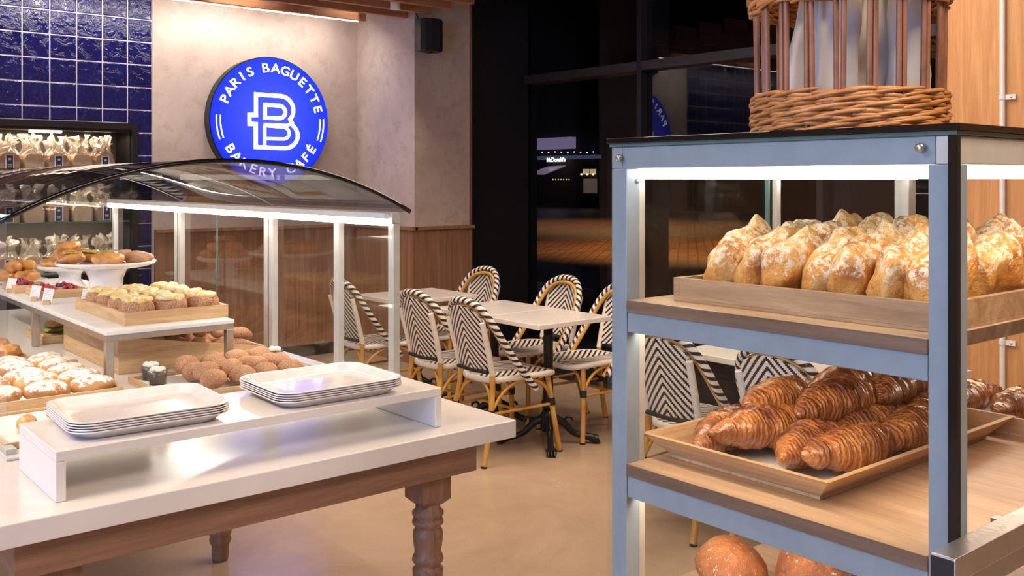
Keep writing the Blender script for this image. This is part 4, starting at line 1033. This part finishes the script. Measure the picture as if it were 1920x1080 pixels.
def make_chair():
    t = thing('bistro_chair', '', 'chair', (0, 0, 0), 0, 'woven bistro chairs'); BB = M['bamboo']; K = M['rubber']
    obj('seat', SM, M['weave_seat'], t)
    obj('seat_rim', MB().tube(RIMP, .0165, 8, closed=True), M['wrap_white'], t)
    obj('backrest', BM, M['weave_back'], t)
    obj('back_hoop', MB().tube(HOOP, .0185, 12), M['weave_hoop'], t); obj('inner_hoop', MB().tube(INN, .0125, 10), BB, t)
    obj('bottom_bar', MB().tube([(-.190, .135, .497), (-.196, 0, .494), (-.190, -.135, .497)], .012, 8), K, t)
    for s_ in (-1, 1):
        obj('wrapped_post', MB().tube([(xback(.80)-.002, s_*.155, .775), (xback(.62), s_*.150, .62), (xback(.47), s_*.146, .475)], .0165, 10), M['wrap_white'], t)
        lg = [(-.166, s_*.146, .478), (-.168, s_*.150, .38), (-.190, s_*.165, .28), (-.222, s_*.180, .15), (-.262, s_*.195, .008)]
        l = obj('leg', MB().tube(chaikin(lg), .0155, 10), BB, t); obj('foot_cap', MB().tube([lg[-1], (-.264, s_*.1955, .0)], .0175, 10), K, l)
        fl = [(.225, s_*.160, .445), (.238, s_*.178, .30), (.255, s_*.195, .15), (.272, s_*.212, .008)]
        l = obj('leg', MB().tube(chaikin(fl), .0155, 10), BB, t); obj('foot_cap', MB().tube([fl[-1], (.2725, s_*.2122, .0)], .0175, 10), K, l)
        obj('binding', MB().tube([(-.186, s_*.1635, .29), (-.195, s_*.168, .255)], .0205, 10), K, t); obj('binding', MB().tube([(.2385, s_*.1785, .305), (.242, s_*.183, .265)], .0205, 10), K, t)
        obj('brace', MB().tube(chaikin([(-.188, s_*.163, .28), (-.13, s_*.172, .37), (-.05, s_*.180, .425), (.03, s_*.182, .435)]), .0095, 8), BB, t)
        obj('brace', MB().tube(chaikin([(.240, s_*.180, .29), (.20, s_*.184, .37), (.13, s_*.186, .42), (.05, s_*.184, .435)]), .0095, 8), BB, t)
        obj('brace', MB().tube(chaikin([(.240, s_*.178, .29), (.232, s_*.13, .38), (.228, s_*.07, .42), (.226, 0, .432)]), .0095, 8), BB, t)
        obj('brace', MB().tube(chaikin([(-.188, s_*.160, .28), (-.165, s_*.12, .38), (-.155, s_*.06, .425), (-.152, 0, .435)]), .0095, 8), BB, t)
        obj('stretcher', MB().tube([(-.19, s_*.166, .272), (.24, s_*.181, .272)], .0085, 8), BB, t)
    obj('stretcher', MB().tube([(.0, -.172, .268), (.0, .172, .268)], .0085, 8), BB, t)
    return t
base_chair = make_chair()
chairs = [((3.475, 4.30), 0, 'black and white woven bistro chair nearest the white display table, back turned to us'),
          ((3.475, 4.795), 1, 'woven bistro chair just behind the nearest one, partly hidden by the glass case post'),
          ((3.475, 5.66), -2, 'woven bistro chair seen through the side glass of the curved case, back turned to us'),
          ((4.235, 4.83), 180, 'woven bistro chair facing us across the middle table, in front of the black window'),
          ((4.235, 4.30), 176, 'woven bistro chair facing us, half hidden by the left edge of the pastry cabinet'),
          ((4.235, 5.70), 183, 'furthest woven bistro chair, facing us before the black pilaster'),
          ((3.475, 2.86), 0, 'woven bistro chair seen through the lower cabinet glass, left one of the two'),
          ((3.475, 2.295), 2, 'woven bistro chair seen through the cabinet glass directly behind the croissants'),
          ((4.235, 2.82), 180, 'woven bistro chair on the far side of the table behind the pastry cabinet')]
for i, ((x, y), a, lab) in enumerate(chairs):
    if i == 0: c_ = base_chair; c_.location = (x, y, 0); c_.rotation_euler = (0, 0, R(a)); c_['label'] = lab
    else: c_ = dup(base_chair, lab, (x, y, 0), R(a))

# ------------------------------------------------------------------ bistro tables
def bistro_table(lab, x0, x1, y0, y1):
    cx, cy = (x0+x1)/2, (y0+y1)/2; hx, hy = (x1-x0)/2, (y1-y0)/2
    t = thing('bistro_table', lab, 'table', (cx, cy, 0), 0, 'square cafe tables'); Ir = M['castiron']
    obj('tabletop', MB().box(-hx, hx, -hy, hy, .722, .75), M['quartz'], t, bevel=.003)
    obj('top_plate', MB().lathe([(0, .70), (.10, .705), (.11, .7215), (0, .7215)], 20), Ir, t)
    obj('column', MB().lathe([(.030, .20), (.040, .22), (.040, .25), (.030, .262), (.028, .40), (.0285, .60), (.036, .62), (.028, .635), (.028, .70)], 20), Ir, t)
    hub = obj('base_hub', MB().lathe([(0, .07), (.03, .08), (.055, .13), (.045, .17), (.034, .20)], 20), Ir, t)
    for k in range(4):
        a = k*PI/2+PI/4+.12; d = Vector((math.cos(a), math.sin(a), 0)); n = Vector((-d.y, d.x, 0))
        P = chaikin([tuple(d*.03+Vector((0, 0, .15))), tuple(d*.09+Vector((0, 0, .125))), tuple(d*.14+Vector((0, 0, .065))), tuple(d*.20+Vector((0, 0, .045))), tuple(d*.245+Vector((0, 0, .040))), tuple(d*.285+Vector((0, 0, .024)))])
        m_ = MB().tube(P, [.030-.012*math.sin(PI*i/(len(P)-1))+.0*i for i in range(len(P))], 10)
        l = obj('foot', m_, Ir, t)
        for q in (-1, 0, 1):
            o_ = d*.285+n*q*.018; obj('claw', MB().tube([tuple(o_-d*.03+Vector((0, 0, .034))), tuple(o_+Vector((0, 0, .026))), tuple(o_+d*.018+Vector((0, 0, .010)))], [.012, .012, .006], 8), Ir, l)
        obj('scroll', MB().tube([tuple(d*(.12+.022*math.cos(w_))+Vector((0, 0, .135+.022*math.sin(w_)))) for w_ in [i*.5 for i in range(10)]], .008, 6), Ir, l)
bistro_table('pale square cafe table nearest us with a black iron claw foot', 3.52, 4.09, 4.01, 4.488)
bistro_table('pale square cafe table joined behind the nearest one', 3.52, 4.09, 4.492, 5.02)
bistro_table('pale cafe table standing apart at the back by the wood panelling', 3.50, 4.15, 5.38, 5.93)
bistro_table('pale cafe table seen through the cabinet, left one of the joined pair', 3.52, 4.10, 2.47, 3.02)
bistro_table('pale cafe table seen through the cabinet, right one of the joined pair', 3.52, 4.10, 1.90, 2.466)

# ------------------------------------------------------------------ the night street outside
def mk_road():
    m, nt, b = new('wet_brick_paving'); v = coords(nt, 'Object', (1, 1, 1), (0, 0, R(-40)))
    n = noise_n(nt, coords(nt, 'Object', (.35, 2.2, 1), (0, 0, R(-50.3))), 1.2, 6, .7); br = nd(nt, 'ShaderNodeTexBrick'); lk(nt, v, br.inputs[0]); br.inputs['Scale'].default_value = 1.2
    br.inputs['Color1'].default_value = (.10, .045, .02, 1); br.inputs['Color2'].default_value = (.065, .03, .014, 1); br.inputs['Mortar'].default_value = (.03, .015, .008, 1)
    lk(nt, mixc(nt, ramp(nt, n, [(.35, (0, 0, 0)), (.65, (.8, .8, .8))]), br.outputs[0], (.015, .010, .008)), b.inputs['Base Color']); b.inputs['Roughness'].default_value = .45
    bump(nt, b, n, .4, .05); return m
struct('street_ground', MB().box(6.4, 90, -30, 90, -.16, -.06), mk_road())
struct('pavement', MB().box(6.36, 9.8, -10, 22, -.06, -.01), plain('wet_pavement', (.03, .026, .024), .12, bumps=.5, bscale=3))
bd = thing('far_building', 'dark building across the street with a lit sign and a lit window', 'building', (40, 44, 0))
dk = plain('night_facade', (.035, .022, .018), .8)
obj('facade', MB().box(0, 3, -30, 30, -.06, 14), dk, bd)
def bpx(px, py, X=40.0):
    u = (px-960)/1815; s_, c_ = .63877, .76940; d0, d1, d2 = s_+c_*u, c_-s_*u, (338-py)/1815; k = X/d0; return d1*k-44, 1.55+d2*k
def brect(name, a, b, mat, x0=-.15, x1=-.01):
    (y0, z0), (y1, z1) = bpx(*a), bpx(*b); return obj(name, MB().box(x0, x1, min(y0, y1), max(y0, y1), min(z0, z1), max(z0, z1)), mat, bd)
lit = emit('lit_shop_window', (.80, .62, .42), .38); dim = emit('dim_shop_window', (.30, .22, .16), .22)
(y0_, z0_) = bpx(1096, 332); (y1_, z1_) = bpx(1121, 316)
wn = brect('window', (1094, 333), (1122, 315), plain('window_surround', (.02, .02, .02), .6), -.10); 
for a, b_ in (((1096, 327), (1107, 317)), ((1109, 327), (1120, 317))): brect('pane', a, b_, lit, -.14, -.101)
for k in range(3):
    yy, zz = bpx(1097+11*k, 328.5); obj('lamp', MB().lathe([(0, 0), (.06, .02), (.06, .08), (0, .1)], 10), emit('far_lamp', (1, .75, .35), 3), bd, loc=(-.3, yy, zz))
brect('window', (1096, 362), (1107, 335), dim, -.1); brect('window', (1109, 362), (1120, 335), dim, -.1)
brect('lightbox', (1012, 281), (1080, 257), emit('pale_lightbox', (.30, .25, .42), .42), -.5)
brect('shop_band', (1012, 300), (1128, 290), emit('shop_band_glow', (.07, .08, .14), .55), -.4)
for k in range(10):
    yy, zz = bpx(1016+k*12, 286+.6*(k % 3)); obj('lamp', MB().lathe([(0, 0), (.035, .01), (.035, .05), (0, .06)], 8), emit('far_lamp_cool', (.75, .82, 1), 3), bd, loc=(-.5, yy, zz))
for k in range(7):
    yy, zz = bpx(1046+k*5, 338); obj('lamp', MB().lathe([(0, 0), (.035, .01), (.035, .07), (0, .08)], 8), emit('far_lamp_warm', (1, .72, .25), .9), bd, loc=(-.4, yy, zz))
(ya, za), (yb, zb), (yc, zc), (yd, zd) = bpx(1036, 312), bpx(1070, 310), bpx(1058, 326), bpx(1028, 326)
obj('awning', MB().add([(-.4, ya, za), (-.4, yb, zb), (-1.6, yc, zc), (-1.6, yd, zd), (-.4, ya, za-.06), (-.4, yb, zb-.06), (-1.6, yc, zc-.06), (-1.6, yd, zd-.06)], [(0, 1, 2, 3), (7, 6, 5, 4), (0, 4, 5, 1), (1, 5, 6, 2), (2, 6, 7, 3), (3, 7, 4, 0)]), emit('awning_glow', (.34, .22, .36), .35), bd)
tm2 = text_mesh("McDonald's", .36, .006, .01); yy, zz = bpx(1052, 300)
o = obj('sign_text', tm2, emit('far_sign_white', (1, .93, .90), 2.2), bd, loc=(-.42, yy, zz)); o.rotation_euler = (PI/2, 0, -PI/2)
spot('street_lamp_light', (16, 13.5, 8), (.25, .1, -1), 17000, (1, .50, .16), 75, .9, .3)
spot('street_lamp_light', (26, 24, 9), (-.1, .0, -1), 9000, (1, .55, .22), 90, 1, .3)
